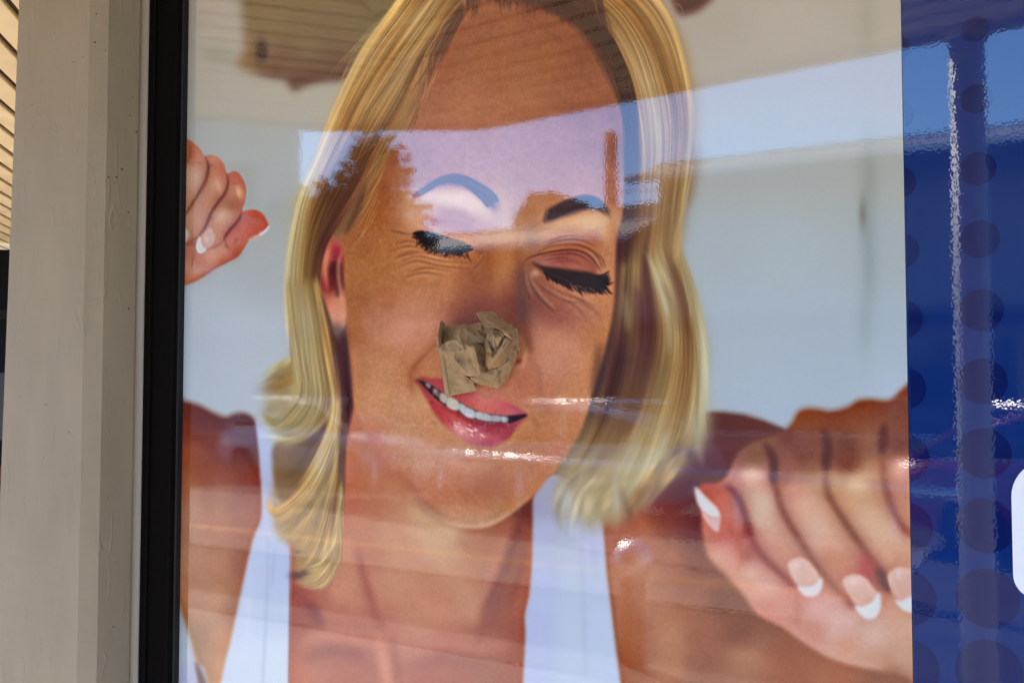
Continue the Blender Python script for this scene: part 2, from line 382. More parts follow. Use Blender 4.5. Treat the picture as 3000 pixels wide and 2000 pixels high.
    stroke([(850,1600),(850,1760),(847,2000),(843,2200)],4,(96,44,40),2,.5)
    shape([(1568,1440),(1562,1540),(1560,1640),(1552,1740),(1540,1800),(1541,1860),(1536,1950),(1530,2060),(1510,2460),(1880,2460),(1820,2010),(1806,1910),(1790,1780),(1778,1680),(1770,1580),(1756,1500),(1700,1420),(1620,1390)], st, 3.5)
    stroke([(1702,1560),(1708,1700),(1712,1850),(1716,2000)],12,(160,170,200),5,.45)
    stroke([(1612,1560),(1616,1700),(1606,1850),(1604,2000)],12,(166,176,208),6,.35)
    stroke([(1735,1560),(1742,1660),(1752,1700)],10,(160,168,192),5,.4)
    stroke([(1772,1560),(1786,1690),(1800,1800),(1814,1920),(1828,2040)],5,(120,90,60),2.5,.6)
    # ---- dark hollow behind the left hair, neck side
    shape([(800,1310),(860,1285),(930,1240),(1000,1150),(1010,960),(1060,1000),(1040,1160),(1010,1300),(1004,1400),(1000,1520),(960,1560),(880,1500),(830,1480),(806,1440)], field([(830,1340,(132,100,62)),(870,1330,(118,86,56)),(930,1270,(92,62,52)),(1000,1050,(62,26,32)),(1010,1200,(58,26,34)),(990,1380,(96,62,58)),(840,1440,(138,108,70)),(900,1440,(126,96,62)),(960,1480,(140,100,84)),(880,1390,(130,98,60))],20), 5)
    # ---- face
    face = field([(1550,30,(128,66,44)),(1500,80,(150,84,52)),(1420,70,(144,80,52)),(1350,110,(146,80,50)),(1650,90,(134,70,44)),(1720,150,(128,66,42)),(1300,180,(150,82,50)),(1450,180,(158,88,52)),(1600,180,(154,85,50)),(1760,230,(136,74,48)),(1230,280,(156,92,64)),(1380,300,(168,100,68)),(1520,310,(164,96,62)),(1700,300,(150,84,54)),(1810,320,(136,74,50)),
        (1200,400,(168,106,78)),(1330,420,(174,108,82)),(1480,420,(176,110,84)),(1640,420,(170,104,80)),(1760,400,(160,94,72)),(1830,420,(130,76,60)),(1140,470,(150,84,46)),(1180,520,(170,106,78)),(1400,500,(176,112,86)),(1560,520,(176,110,78)),(1700,520,(174,106,78)),(1800,540,(160,96,70)),
        (1120,560,(152,82,42)),(1100,640,(158,86,42)),(1160,640,(168,100,62)),(1200,620,(186,128,94)),(1480,580,(186,124,86)),(1550,620,(176,110,66)),(1550,680,(184,122,80)),(1480,680,(186,126,86)),(1610,680,(180,116,78)),(1790,660,(168,108,72)),(1800,720,(168,106,72)),(1785,780,(172,110,72)),
        (1060,720,(160,92,54)),(1130,720,(172,104,58)),(1090,800,(170,102,58)),(1180,790,(176,108,64)),(1280,800,(180,110,66)),(1380,790,(168,98,58)),(1440,760,(166,94,50)),(1500,770,(164,92,50)),(1420,840,(160,88,54)),(1500,850,(158,82,50)),(1540,820,(140,78,60)),
        (1050,880,(164,98,60)),(1130,880,(174,104,64)),(1220,880,(186,118,80)),(1300,860,(180,112,72)),(1350,900,(166,92,60)),(1400,910,(150,76,58)),(1460,890,(146,70,48)),(1520,900,(138,66,46)),(1560,900,(128,66,52)),
        (1040,980,(164,98,60)),(1110,980,(178,112,78)),(1190,980,(192,122,94)),(1240,1000,(188,116,86)),(1270,1060,(186,116,78)),(1060,1080,(176,114,74)),(1140,1080,(186,122,82)),(1200,1080,(182,110,70)),(1060,1180,(182,120,80)),(1140,1180,(190,130,90)),(1200,1180,(192,132,96)),
        (1090,1270,(184,112,78)),(1180,1270,(188,128,86)),(1260,1270,(186,122,82)),(1150,1350,(184,116,82)),(1250,1350,(190,130,98)),(1330,1350,(190,126,96)),(1400,1360,(190,122,88)),(1480,1370,(182,114,74)),(1200,1430,(182,110,76)),(1300,1440,(184,110,74)),(1400,1450,(174,98,64)),(1480,1460,(172,106,68)),(1540,1420,(178,116,74)),(1330,1510,(190,130,94)),(1400,1510,(184,128,92)),(1450,1500,(178,120,84)),
        (1590,930,(160,84,64)),(1640,920,(160,84,64)),(1700,900,(168,100,72)),(1760,880,(176,110,70)),(1600,1000,(190,122,94)),(1650,1000,(188,118,90)),(1720,980,(182,114,80)),(1770,980,(174,108,66)),(1560,1060,(186,116,88)),(1620,1070,(192,126,98)),(1690,1080,(186,120,84)),(1740,1080,(178,112,68)),
        (1540,1120,(182,104,74)),(1600,1140,(186,112,80)),(1660,1150,(182,114,76)),(1710,1180,(182,120,78)),(1580,1220,(180,112,70)),(1640,1240,(182,116,74)),(1690,1260,(178,112,70)),(1560,1290,(178,110,66)),(1620,1330,(180,112,68)),(1560,1360,(176,108,68)),(1480,1150,(186,108,84)),(1420,1140,(190,112,90)),(1340,1090,(180,106,72)),(1300,1095,(182,108,74))],24)
    n = noise2(4,3)*1.6+noise2(9,8)*.9+noise2(20,4)*.6
    face = face+n[...,None]*np.array([1.,.9,.7],np.float32)
    shape([(1120,330),(1190,200),(1270,80),(1370,0),(1460,-40),(1600,-40),(1720,30),(1810,150),(1866,290),(1876,420),(1868,590),(1846,680),(1834,756),(1826,850),(1820,900),(1812,955),(1794,1044),(1772,1114),(1748,1191),(1722,1261),(1682,1325),(1646,1372),(1606,1402),(1564,1454),(1514,1490),(1468,1520),(1430,1537),(1391,1543),(1326,1533),(1270,1500),(1200,1440),(1130,1350),(1085,1285),(1056,1228),(1031,1160),(1021,1068),(1008,950),(985,870),(975,760),(968,640),(1010,520),(1060,430)], face, 3.5)
    # jaw: soft shadow on the neck side, light rim under the chin
    stroke([(1056,1228),(1085,1285),(1130,1350),(1200,1440),(1262,1497)],30,(178,100,70),14,.55)
    stroke([(1262,1500),(1326,1534),(1391,1543),(1440,1534),(1500,1500),(1560,1456)],8,(206,160,128),3,.7)
    stroke([(1210,1450),(1260,1500),(1320,1530)],26,(150,104,80),9,.35)
    stroke([(1400,1330),(1450,1400),(1420,1460)],60,(168,92,56),24,.4)
    blob(1330,1400,60,24,(192,124,98),.5,20); blob(1430,1420,90,50,(166,94,60),.45)
    # cheek modelling
    blob(1190,960,70,60,(198,128,102),.5); blob(1610,1020,60,70,(200,132,106),.55); blob(1230,1120,30,60,(168,94,56),.35,30)
    stroke([(1290,1000),(1240,1050),(1210,1090),(1200,1140)],22,(166,88,54),10,.5)
    stroke([(1560,1080),(1580,1130),(1590,1180),(1600,1210)],16,(170,96,66),9,.5)
    stroke([(1255,1035),(1225,1062),(1205,1085)],5,(158,84,54),3,.5)
    blob(1400,900,60,26,(140,66,58),.55,-15); blob(1480,880,60,26,(150,72,44),.5); blob(1370,930,50,20,(150,72,60),.4,-20)
    stroke([(1530,780),(1528,850),(1532,920),(1538,960)],26,(122,76,64),11,.55)
    stroke([(1560,860),(1600,905),(1640,930)],34,(150,76,60),14,.4)
    stroke([(1428,742),(1404,800),(1372,872),(1350,930)],44,(148,82,52),20,.5); stroke([(1500,640),(1486,730),(1470,820),(1450,890)],34,(200,134,86),16,.5)
    stroke([(1528,760),(1524,840),(1530,910),(1540,970)],22,(112,66,58),9,.55); stroke([(1556,905),(1580,960),(1590,1010)],40,(196,124,96),16,.4)
    stroke([(1330,905),(1300,960),(1296,1000)],34,(168,92,62),15,.4); blob(1260,960,50,36,(204,138,108),.35); blob(1090,1180,40,80,(198,138,98),.35,10); blob(1240,1300,70,40,(198,140,102),.35,20); blob(1660,1180,30,80,(196,130,90),.3,15)
    stroke([(1040,1000),(1046,1100),(1062,1200)],40,(160,96,60),18,.4); stroke([(1770,950),(1750,1050),(1718,1160)],34,(160,98,58),16,.35)
    # nose wing beside the paper
    stroke([(1534,955),(1542,990),(1548,1020),(1552,1045)],14,(138,76,60),6,.6)
    shape([(1500,990),(1526,985),(1538,1010),(1545,1045),(1538,1068),(1520,1075),(1490,1070)], (186,116,82), 5, .8)
    blob(1537,1050,7,24,(204,144,112),.7,12); blob(1519,1058,10,7,(168,62,60),.85,-40); stroke([(1510,1075),(1530,1075),(1546,1060)],5,(206,146,118),3,.6)
    stroke([(1548,960),(1556,1000),(1562,1040)],8,(150,88,70),4,.4)
    # forehead creases
    for k,(y,al) in enumerate(((130,.20),(170,.18),(215,.2),(250,.18),(95,.15))):
        stroke([(1280+k*6,y+40),(1420,y+22),(1560,y),(1700,y-10)],10,(138,72,42),6,al)
    # ---- ear
    ear = field([(975,700,(176,84,64)),(948,720,(182,92,70)),(938,790,(178,82,60)),(935,850,(164,62,48)),(960,760,(190,104,78)),(985,735,(150,46,50)),(975,780,(92,30,36)),(965,820,(130,50,44)),(985,820,(84,34,38)),(955,890,(186,104,74)),(980,900,(194,124,90)),(975,950,(204,136,104)),(1000,940,(200,128,98)),(1000,880,(190,120,86)),(1002,720,(176,92,74))],10)
    shape([(975,694),(948,716),(938,744),(932,783),(930,832),(939,886),(951,936),(970,963),(990,967),(1007,956),(1016,920),(1012,860),(1006,800),(1008,740),(998,702)], ear, 3)
    stroke([(968,720),(956,760),(954,800),(960,850)],16,(196,112,84),4,.7); stroke([(938,800),(938,850),(946,890)],10,(150,52,42),4,.5)
    shape([(978,770),(990,780),(989,810),(978,812),(968,795)], (66,24,32), 5, .85); stroke([(984,812),(992,850),(988,872)],9,(88,36,36),3,.7)
    stroke([(1004,730),(992,780),(996,840),(1008,900)],12,(196,130,96),4,.7)
    stroke([(980,716),(990,738),(985,760)],14,(158,48,54),5,.6)
    # ---- eye area, left
    blob(1325,582,105,26,(226,188,152),.8,4); blob(1390,610,70,24,(222,180,146),.6,30); blob(1230,640,50,40,(206,158,122),.6); blob(1480,640,24,40,(206,150,112),.5)
    blob(1330,640,90,22,(190,118,94),.6,5); blob(1350,664,80,18,(176,100,84),.6,8); blob(1280,655,36,12,(160,80,62),.4); blob(1420,680,50,30,(206,150,116),.4)
    for a,al in (([(1240,672),(1290,650),(1350,652),(1400,676),(1430,700)],.55),([(1250,655),(1310,636),(1370,640),(1410,660)],.4),([(1310,662),(1350,664),(1390,690)],.35),([(1260,640),(1320,624),(1380,630)],.3),([(1375,690),(1400,715),(1415,735)],.4)):
        stroke(a,5,(150,84,72),2.5,al)
    shape([(1212,683),(1235,677),(1267,682),(1298,692),(1334,703),(1359,711),(1386,728),(1374,737),(1349,740),(1308,739),(1278,730),(1252,722),(1232,707),(1219,694)], (28,18,24), 1.8, .97)
    stroke([(1140,675),(1180,684),(1215,690)],4,(120,64,50),2,.6); stroke([(1386,728),(1404,738),(1420,732)],6,(120,70,60),2.5,.6)
    for k in range(26):
        x = 1228+k*5.8; y = 704+k*1.45+rng.normal(0,2)
        stroke([(x,y),(x+2+rng.normal(0,3),y+12),(x+8+rng.normal(0,5),y+20+rng.normal(0,4))],2.6,(34,22,26),.8,.8)
    for a in ([(1160,716),(1200,708),(1250,722)],[(1150,735),(1200,722),(1260,738)],[(1160,752),(1215,738),(1290,752),(1360,764)],[(1170,768),(1225,752),(1300,766),(1400,772)],[(1165,786),(1220,766),(1290,780),(1380,790)],[(1200,800),(1250,786),(1330,796)],[(1150,760),(1190,748),(1230,742)],[(1180,815),(1240,800),(1300,808)],[(1400,760),(1410,745),(1416,735)],[(1385,790),(1405,775),(1420,750)],[(1230,725),(1270,745),(1330,756)]):
        stroke(a,5,(124,68,42),2,.6); stroke([(x,y+6) for x,y in a],5,(210,150,106),2.5,.42)
    stroke([(1340,800),(1380,798),(1415,770),(1424,742)],16,(150,86,60),7,.4)
    # ---- eyebrows
    brow = [(1206,585),(1229,561),(1257,540),(1288,525),(1318,512),(1344,510),(1372,517),(1405,535),(1436,556),(1459,576),(1464,596),(1454,622),(1438,613),(1413,593),(1385,568),(1359,553),(1334,547),(1298,546),(1270,553),(1237,569)]
    shape(brow, (150,96,100), 5, .8)
    hair([([(1430,612),(1405,580),(1350,540),(1290,535),(1220,575)],[(122,74,80),(108,62,70),(128,86,90)]),([(1464,590),(1430,552),(1360,514),(1300,520),(1215,575)],[(136,94,98),(118,72,80),(130,88,92)])],700,8,.5,.3,.0,40,4,.7,K=40,ragged=.7,tint=(.86,.82,.84))
    browr = [(1592,650),(1603,617),(1629,601),(1667,585),(1705,575),(1731,575),(1756,585),(1774,603),(1787,626),(1793,646),(1782,630),(1761,617),(1725,613),(1680,629),(1641,640),(1613,650)]
    shape(browr, (80,50,48), 4, .75)
    hair([([(1600,645),(1640,632),(1700,610),(1750,610),(1788,640)],[(58,34,38),(62,38,40)]),([(1606,618),(1650,594),(1710,576),(1755,588),(1790,636)],[(86,56,54),(70,44,46)])],560,8,.5,.3,.0,40,4,.7,K=40,ragged=.7,tint=(.85,.82,.84))
    # ---- eye area, right
    blob(1720,650,80,26,(216,172,126),.85,-8); blob(1640,668,60,18,(206,154,110),.6,-16); blob(1775,690,22,36,(204,152,106),.6)
    blob(1660,690,80,24,(176,104,78),.6,-8); blob(1690,716,80,20,(168,86,48),.65,-5); blob(1560,710,26,40,(150,98,76),.5)
    shape([(1552,762),(1590,748),(1640,738),(1700,740),(1738,762),(1750,800),(1690,794),(1610,784),(1570,774)], field([(1570,765,(160,96,74)),(1640,755,(150,78,62)),(1700,770,(160,86,66)),(1740,790,(146,76,60)),(1600,780,(168,100,82))],14), 4, .9)
    for a,w,al in (([(1537,765),(1560,752),(1620,738),(1680,733),(1725,748),(1752,780),(1762,800)],4,.7),([(1570,742),(1620,722),(1680,716),(1730,732),(1756,762),(1768,795)],4,.5),([(1585,728),(1640,706),(1700,704),(1745,722)],4,.4),([(1580,752),(1640,744),(1690,746),(1735,772)],3.5,.45),([(1590,765),(1650,757),(1710,772)],3,.35),([(1600,774),(1660,766),(1720,782)],3,.3),([(1600,712),(1650,694),(1700,690)],4,.3),([(1740,735),(1765,760),(1775,790)],4,.35)):
        stroke(a,w*1.1,(96,42,38),1.8,min(1,al*1.3))
    stroke([(1590,735),(1640,714),(1700,711),(1742,730)],6,(196,120,66),3,.5); stroke([(1560,760),(1610,745),(1670,739)],4,(186,112,80),2,.4)
    shape([(1556,768),(1588,781),(1616,784),(1654,789),(1692,794),(1731,799),(1756,808),(1781,811),(1781,832),(1764,843),(1731,844),(1692,840),(1667,828),(1641,818),(1616,808),(1595,798),(1578,784)], (34,20,26), 2.8, .95)
    for k in range(30):
        f = k/29.; x = 1600+f*176; y = 806+f*36-18*max(0,f-.7)
        dx = rng.normal(4,6)+14*f; dy = 12+rng.random()*14*(.5+f)
        stroke([(x,y),(x+dx*.4,y+dy*.6),(x+dx,y+dy)],3,(26,16,22),.8,.9)
    for k in range(9):
        y = 806+k*4; stroke([(1745,y+2),(1768,y-1),(1786+rng.normal(0,3),y-12+rng.normal(0,3))],3,(28,16,22),.8,.9)
    stroke([(1537,764),(1545,780),(1560,800),(1590,818)],5,(150,92,72),2.5,.6); blob(1568,800,14,12,(196,136,108),.6)
    for a,w,al in (([(1548,806),(1560,840),(1590,880),(1625,915)],9,.55),([(1560,820),(1600,850),(1650,880),(1700,890)],5,.4),([(1600,830),(1650,860),(1710,880),(1750,900)],4,.35),([(1650,850),(1700,880),(1740,915)],4,.35),([(1690,870),(1730,895),(1760,930)],4,.3),([(1640,870),(1690,900),(1720,940)],4,.25),([(1536,790),(1540,830),(1556,880)],12,.4)):
        stroke(a,w,(108,58,50),2.4,min(1,al*1.25)); stroke([(x+4,y-7) for x,y in a],w,(206,148,102),3,al*.75)
    # ---- mouth
    lipU = [(1224,1114),(1230,1108),(1240,1106),(1257,1109),(1293,1111),(1340,1126),(1390,1146),(1405,1152),(1420,1166),(1436,1170),(1456,1166),(1482,1175),(1515,1193),(1533,1206),(1549,1218),(1533,1218),(1507,1219),(1482,1219),(1456,1217),(1431,1214),(1395,1204),(1372,1194),(1346,1179),(1313,1161),(1293,1148),(1267,1130),(1240,1118)]
    shape(lipU, field([(1240,1110,(150,54,62)),(1280,1120,(172,62,66)),(1330,1150,(178,66,70)),(1380,1170,(192,84,82)),(1420,1190,(200,96,96)),(1480,1200,(190,82,88)),(1530,1212,(160,62,72)),(1420,1168,(208,122,108))],14), 2.6)
    shape([(1227,1116),(1240,1117),(1267,1129),(1293,1147),(1313,1160),(1346,1178),(1372,1193),(1395,1203),(1431,1213),(1456,1216),(1482,1218),(1507,1217),(1533,1214),(1545,1217),(1522,1232),(1497,1241),(1474,1240),(1438,1238),(1405,1233),(1387,1228),(1367,1224),(1339,1206),(1313,1196),(1293,1182),(1272,1166),(1252,1146)], (44,20,30), 2, 1)
    for poly,c in (([(1247,1122),(1262,1126),(1260,1138),(1251,1133)],(160,140,130)),([(1270,1136),(1287,1144),(1286,1164),(1272,1154)],(128,96,88)),([(1292,1151),(1312,1160),(1306,1183),(1289,1171)],(190,184,168)),
                   ([(1314,1162),(1345,1178),(1341,1204),(1310,1193)],(204,198,174)),([(1348,1181),(1370,1193),(1392,1205),(1390,1226),(1367,1223),(1345,1200)],(198,202,202)),([(1396,1206),(1437,1216),(1436,1235),(1395,1226)],(190,190,190)),([(1440,1217),(1468,1220),(1465,1236),(1438,1233)],(178,172,172)),([(1470,1220),(1489,1224),(1485,1239),(1469,1235)],(176,176,178))):
        shape(poly,c,2.0,.96)
    blob(1275,1146,5,6,(206,186,160),.7); blob(1327,1196,7,4,(226,224,214),.6); blob(1372,1217,10,6,(220,226,230),.7); blob(1402,1216,4,8,(214,218,222),.6); blob(1475,1228,5,8,(206,210,214),.5); blob(1325,1178,8,10,(212,208,190),.5)
    lipL = [(1225,1116),(1252,1145),(1272,1166),(1293,1182),(1313,1196),(1339,1206),(1367,1224),(1387,1228),(1405,1233),(1438,1238),(1474,1240),(1497,1241),(1522,1232),(1549,1219),(1525,1240),(1510,1258),(1489,1286),(1466,1300),(1438,1309),(1405,1306),(1369,1296),(1339,1278),(1316,1258),(1293,1235),(1275,1212),(1257,1179),(1242,1152)]
    shape(lipL, field([(1235,1130,(140,46,54)),(1262,1170,(168,54,58)),(1290,1210,(176,60,62)),(1320,1220,(186,70,70)),(1340,1250,(196,92,90)),(1370,1240,(180,66,74)),(1400,1245,(164,50,64)),(1440,1250,(150,42,58)),(1480,1250,(152,46,60)),(1520,1240,(150,54,64)),(1400,1280,(188,92,98)),(1350,1275,(206,130,124)),(1450,1280,(176,72,82)),(1440,1302,(172,72,78)),(1500,1262,(160,60,68))],12), 2.6)
    blob(1352,1258,26,16,(222,156,150),.75,35); blob(1400,1272,40,10,(204,122,124),.5,10); stroke([(1290,1188),(1340,1212),(1400,1240),(1470,1246),(1515,1240)],8,(120,28,42),3,.6)
    stroke([(1340,1272),(1400,1312),(1450,1316)],10,(160,88,60),6,.4)
    for k in range(16):
        x = 1360+k*9; stroke([(x,1240),(x+3,1262),(x+2,1285)],2,(150,48,62),1.2,.25)
    blob(1224,1116,10,8,(120,50,50),.5)
    # ---- forehead edge: fine dark roots
    shape([(1350,-40),(1400,-10),(1500,6),(1590,22),(1680,60),(1740,120),(1790,210),(1836,290),(1850,420),(1842,520),(1900,560),(1960,300),(1900,60),(1800,-60)], field([(1450,0,(112,60,44)),(1560,0,(74,34,34)),(1640,30,(58,26,30)),(1720,90,(52,22,28)),(1770,150,(50,22,28)),(1810,240,(60,28,34)),(1840,330,(70,36,40)),(1845,480,(66,34,40)),(1880,300,(120,84,50)),(1850,60,(120,84,50))],16), 11, .95)
    shape([(1842,540),(1830,620),(1812,690),(1806,760),(1803,850),(1800,900),(1788,970),(1768,1050),(1745,1130),(1722,1215),(1700,1275),(1668,1330),(1632,1385),(1700,1400),(1800,1300),(1850,1100),(1870,900),(1880,700),(1900,560)], field([(1840,620,(58,30,36)),(1830,720,(60,22,30)),(1820,820,(84,46,40)),(1815,920,(78,50,38)),(1780,1020,(62,34,42)),(1770,1100,(48,24,34)),(1760,1180,(62,34,36)),(1720,1260,(100,72,48)),(1680,1340,(124,98,66)),(1870,700,(110,72,50)),(1860,1050,(96,62,56)),(1860,900,(110,80,56))],16), 4, .97)
    # ---- hair, left side
    D1,D2 = (92,58,44),(70,38,38)
    tan,gold,crm,brn,pale = (170,140,88),(150,110,58),(188,164,116),(118,82,48),(186,172,124)
    shape([(1400,-60),(1225,-60),(1175,30),(1105,115),(1060,190),(1026,250),(1000,310),(976,370),(941,450),(908,530),(884,600),(868,700),(858,800),(856,900),(866,1010),(830,1080),(795,1120),(800,1180),(790,1235),(815,1280),(830,1300),(900,1260),(960,1180),(1000,1080),(1005,960),(940,930),(930,800),(945,710),(1000,690),(1050,640),(1100,510),(1150,420),(1200,340),(1235,210),(1290,100),(1370,0)], field([(1300,0,tan),(1150,100,tan),(1200,200,gold),(1050,250,tan),(1120,300,(150,114,70)),(1000,400,crm),(1080,450,brn),(900,560,pale),(1000,560,(112,78,50)),(880,700,pale),(960,660,(110,76,52)),(850,850,pale),(910,850,(150,124,80)),(860,1000,pale),(940,1000,(160,136,92)),(990,1000,D2),(790,1120,(178,164,110)),(900,1150,pale),(830,1250,pale)],20), 17, .9)
    lh = [([(1225,-60),(1146,50),(1080,140),(1028,235),(978,345),(932,460),(888,570),(864,690),(852,800),(850,900),(856,1020)],[tan,tan,(176,150,100),crm,(184,172,130),(184,176,140),(186,182,152),(186,184,158)]),
          ([(1270,-60),(1190,50),(1116,150),(1052,260),(998,370),(942,490),(900,600),(878,720),(868,850),(868,960),(876,1080)],[gold,tan,tan,gold,(176,150,100),(176,156,108),(180,168,122),(172,156,106),(182,170,122)]),
          ([(1310,-60),(1230,50),(1150,160),(1075,275),(1020,385),(960,500),(910,610),(886,720),(876,850),(880,980),(900,1120)],[tan,crm,gold,tan,(150,114,64),(130,96,58),(150,124,80),(168,148,98),pale,(184,176,130)]),
          ([(1350,-50),(1270,60),(1185,180),(1110,300),(1055,400),(1000,520),(950,620),(916,720),(902,850),(912,990),(940,1150)],[gold,tan,crm,(184,150,96),(120,84,50),(96,62,44),(128,96,58),(140,112,70),(150,126,82),(174,152,102)]),
          ([(1372,-20),(1310,50),(1240,170),(1180,300),(1110,420),(1050,540),(990,640),(940,730),(924,850),(938,990),(965,1130)],[brn,(140,102,62),(128,92,60),(132,96,64),(106,70,46),D1,D2,(104,70,48),(124,92,58),(140,112,72)])]
    locks(lh, 1500, .13, clump=.5, wob=6, rout=.3, fade=(.03,.05))
    # dark gaps between the locks
    for a,w,al in (([(1330,50),(1270,115),(1225,190),(1180,270)],14,.6),([(1360,20),(1300,90),(1262,150)],12,.7),([(1200,170),(1130,260),(1060,350)],7,.45),([(1100,220),(1050,300),(1010,370)],6,.4),([(1150,90),(1090,170),(1040,250)],5,.35),([(1090,420),(1040,510),(980,600)],16,.5),([(1060,500),(1010,580),(960,650)],18,.5),([(1075,540),(1045,620),(1010,690)],16,.55),([(1000,560),(950,640),(925,720)],9,.4)):
        stroke(a,w,(84,50,42),3,al)
    hair([([(1340,20),(1280,100),(1235,200),(1200,330),(1150,420)],[(150,112,74),(138,100,66)]),([(1400,-20),(1320,90),(1275,200),(1232,300),(1190,400)],[(104,66,50),(128,84,60)])],120,4,.6,.18,.3,8,8,.7,fade=(.1,.2))
    for k in range(26):   # stray hairs on the sky side and over the temple
        x = 1160-k*8+rng.normal(0,6); y = 40+k*12
        stroke([(x,y),(x-50+rng.normal(0,14),y+50),(x-90+rng.normal(0,22),y+150+rng.normal(0,20))],2.2,(186,170,130),.8,.35)
    for k in range(14):
        x = 1120-k*3+rng.normal(0,8); y = 420+k*18
        stroke([(x+30,y-60),(x,y),(x-40+rng.normal(0,14),y+80)],2.2,(178,140,84),.8,.5)
    # lower left: tuft flicking out and the two lower locks
    hair([([(985,1120),(950,1240),(890,1330),(820,1390)],[(120,90,62),(112,82,60),(120,92,68)]),([(990,1200),(965,1300),(915,1390),(850,1450)],[(130,98,66),(120,90,66),(136,108,80)])],200,5,.5,.15,.4,14,6,.8,soft=1.,rin=.2,rout=.4)
    hair([([(900,1000),(850,1050),(800,1075),(756,1108)],[pale,(180,170,120),(176,160,104)]),([(905,1040),(850,1090),(800,1115),(764,1130)],[pale,(150,124,72),(140,110,60)]),([(910,1080),(860,1120),(810,1140),(772,1150)],[(170,150,100),(146,116,66),(150,126,76)])],220,5,.6,.08,.3,8,6,.9,soft=2.4,rin=.3,rout=.3)
    blob(800,1140,36,20,(140,104,60),.7); blob(800,1175,24,24,(182,172,128),.7); blob(796,1195,34,22,(156,128,80),.6,-30); blob(838,1160,20,50,(150,122,72),.5,10)
    lowa = [([(842,800),(868,1040),(880,1140),(850,1200),(800,1240),(752,1205)],[pale,pale,(196,186,144),pale,(176,164,112),(186,178,130)]),
            ([(868,800),(902,1060),(915,1160),(890,1220),(840,1260),(775,1250)],[pale,(196,188,148),(198,190,150),(190,180,136),(182,170,120),(180,166,114)]),
            ([(892,800),(932,1060),(945,1170),(920,1240),(870,1285),(800,1300)],[(170,150,100),(186,172,124),(190,178,130),(184,170,122),(182,170,122),(184,174,128)]),
            ([(914,800),(956,1060),(968,1160),(945,1230),(895,1275),(830,1308)],[(140,112,70),(158,132,86),(160,134,88),(150,122,78),(160,136,90),(176,164,118)])]
    locks([(q, [tuple(v*.92 for v in c) for c in cs]) for q, cs in lowa], 520, .09, .8, clump=.5, wob=5, rin=.55)
    shape([(790,1410),(795,1450),(803,1507),(806,1556),(828,1584),(858,1606),(862,1668),(870,1708),(893,1714),(929,1718),(956,1704),(980,1660),(986,1591),(990,1476),(994,1400),(990,1240),(955,1290),(905,1420),(840,1482),(808,1450)], field([(800,1450,(166,126,76)),(850,1480,(176,140,90)),(900,1440,(188,166,116)),(950,1340,(186,160,110)),(980,1300,(150,114,72)),(990,1420,(120,88,66)),(850,1550,(176,148,96)),(920,1550,(176,146,94)),(980,1560,(150,114,76)),(880,1640,(160,128,84)),(940,1640,(176,144,92)),(900,1700,(178,146,96)),(960,1690,(172,132,86))],16), 9, .92)
    lowb = [([(924,800),(972,1060),(985,1200),(950,1320),(880,1440),(800,1500),(783,1440)],[(150,122,80),(150,120,76),(170,140,88),(180,158,108),(190,170,122),(176,140,88),(164,124,72)]),
            ([(934,840),(986,1090),(990,1240),(960,1360),(905,1470),(830,1545),(795,1560)],[(130,98,64),(140,106,66),(176,148,96),(194,176,130),(198,184,140),(184,156,104),(170,140,90)]),
            ([(945,860),(992,1110),(992,1270),(970,1400),(930,1520),(880,1610),(850,1640)],[(110,76,54),(124,88,58),(160,128,80),(178,152,100),(192,172,122),(170,140,92),(160,130,86)]),
            ([(976,970),(998,1150),(994,1300),(982,1440),(960,1560),(930,1660),(870,1720)],[(84,48,42),(92,56,46),(140,104,66),(160,128,80),(150,120,78),(176,150,100),(170,138,90)]),
            ([(990,980),(1004,1160),(1000,1320),(998,1460),(990,1580),(980,1660),(940,1724)],[(70,30,34),(76,40,42),(104,70,56),(116,86,72),(140,104,76),(168,132,86),(176,140,92)])]
    locks(lowb, 800, .13, .5, clump=.55, wob=6, rin=.35)
    for a,w,c,al in (([(1000,960),(1012,1060),(1018,1160),(1010,1260)],26,(54,22,32),.8),([(972,960),(985,1080),(992,1180)],18,(70,32,36),.55),([(1003,1240),(1000,1330),(998,1440)],12,(70,40,48),.6),([(940,1270),(900,1330),(870,1380),(830,1400)],26,(96,70,58),.5),([(980,1280),(960,1380),(925,1460)],12,(104,72,60),.5),([(968,1420),(940,1500),(900,1580)],8,(110,82,66),.5),([(880,1470),(850,1520),(800,1540)],10,(150,112,70),.4)):
        stroke(a,w,c,5,al)
    blob(870,1685,22,12,(86,38,44),.85); blob(892,1675,14,9,(92,44,46),.6); blob(872,1615,12,6,(120,84,62),.6)
    hair([([(1000,1400),(985,1560),(930,1640),(860,1650)],[(176,146,96),(196,172,122),(186,160,110)]),([(1002,1480),(990,1620),(950,1700),(880,1722)],[(160,122,78),(180,144,94),(196,168,124)])],110,4,.7,.12,.3,8,8,.9,soft=.4)
    stroke([(978,1160),(985,1300),(970,1420),(930,1540)],7,(200,180,132),2,.5); stroke([(1000,1380),(994,1500),(985,1600),(978,1700)],7,(190,152,104),2.5,.6); stroke([(956,1180),(962,1260),(930,1370)],8,(196,176,126),2.5,.45)
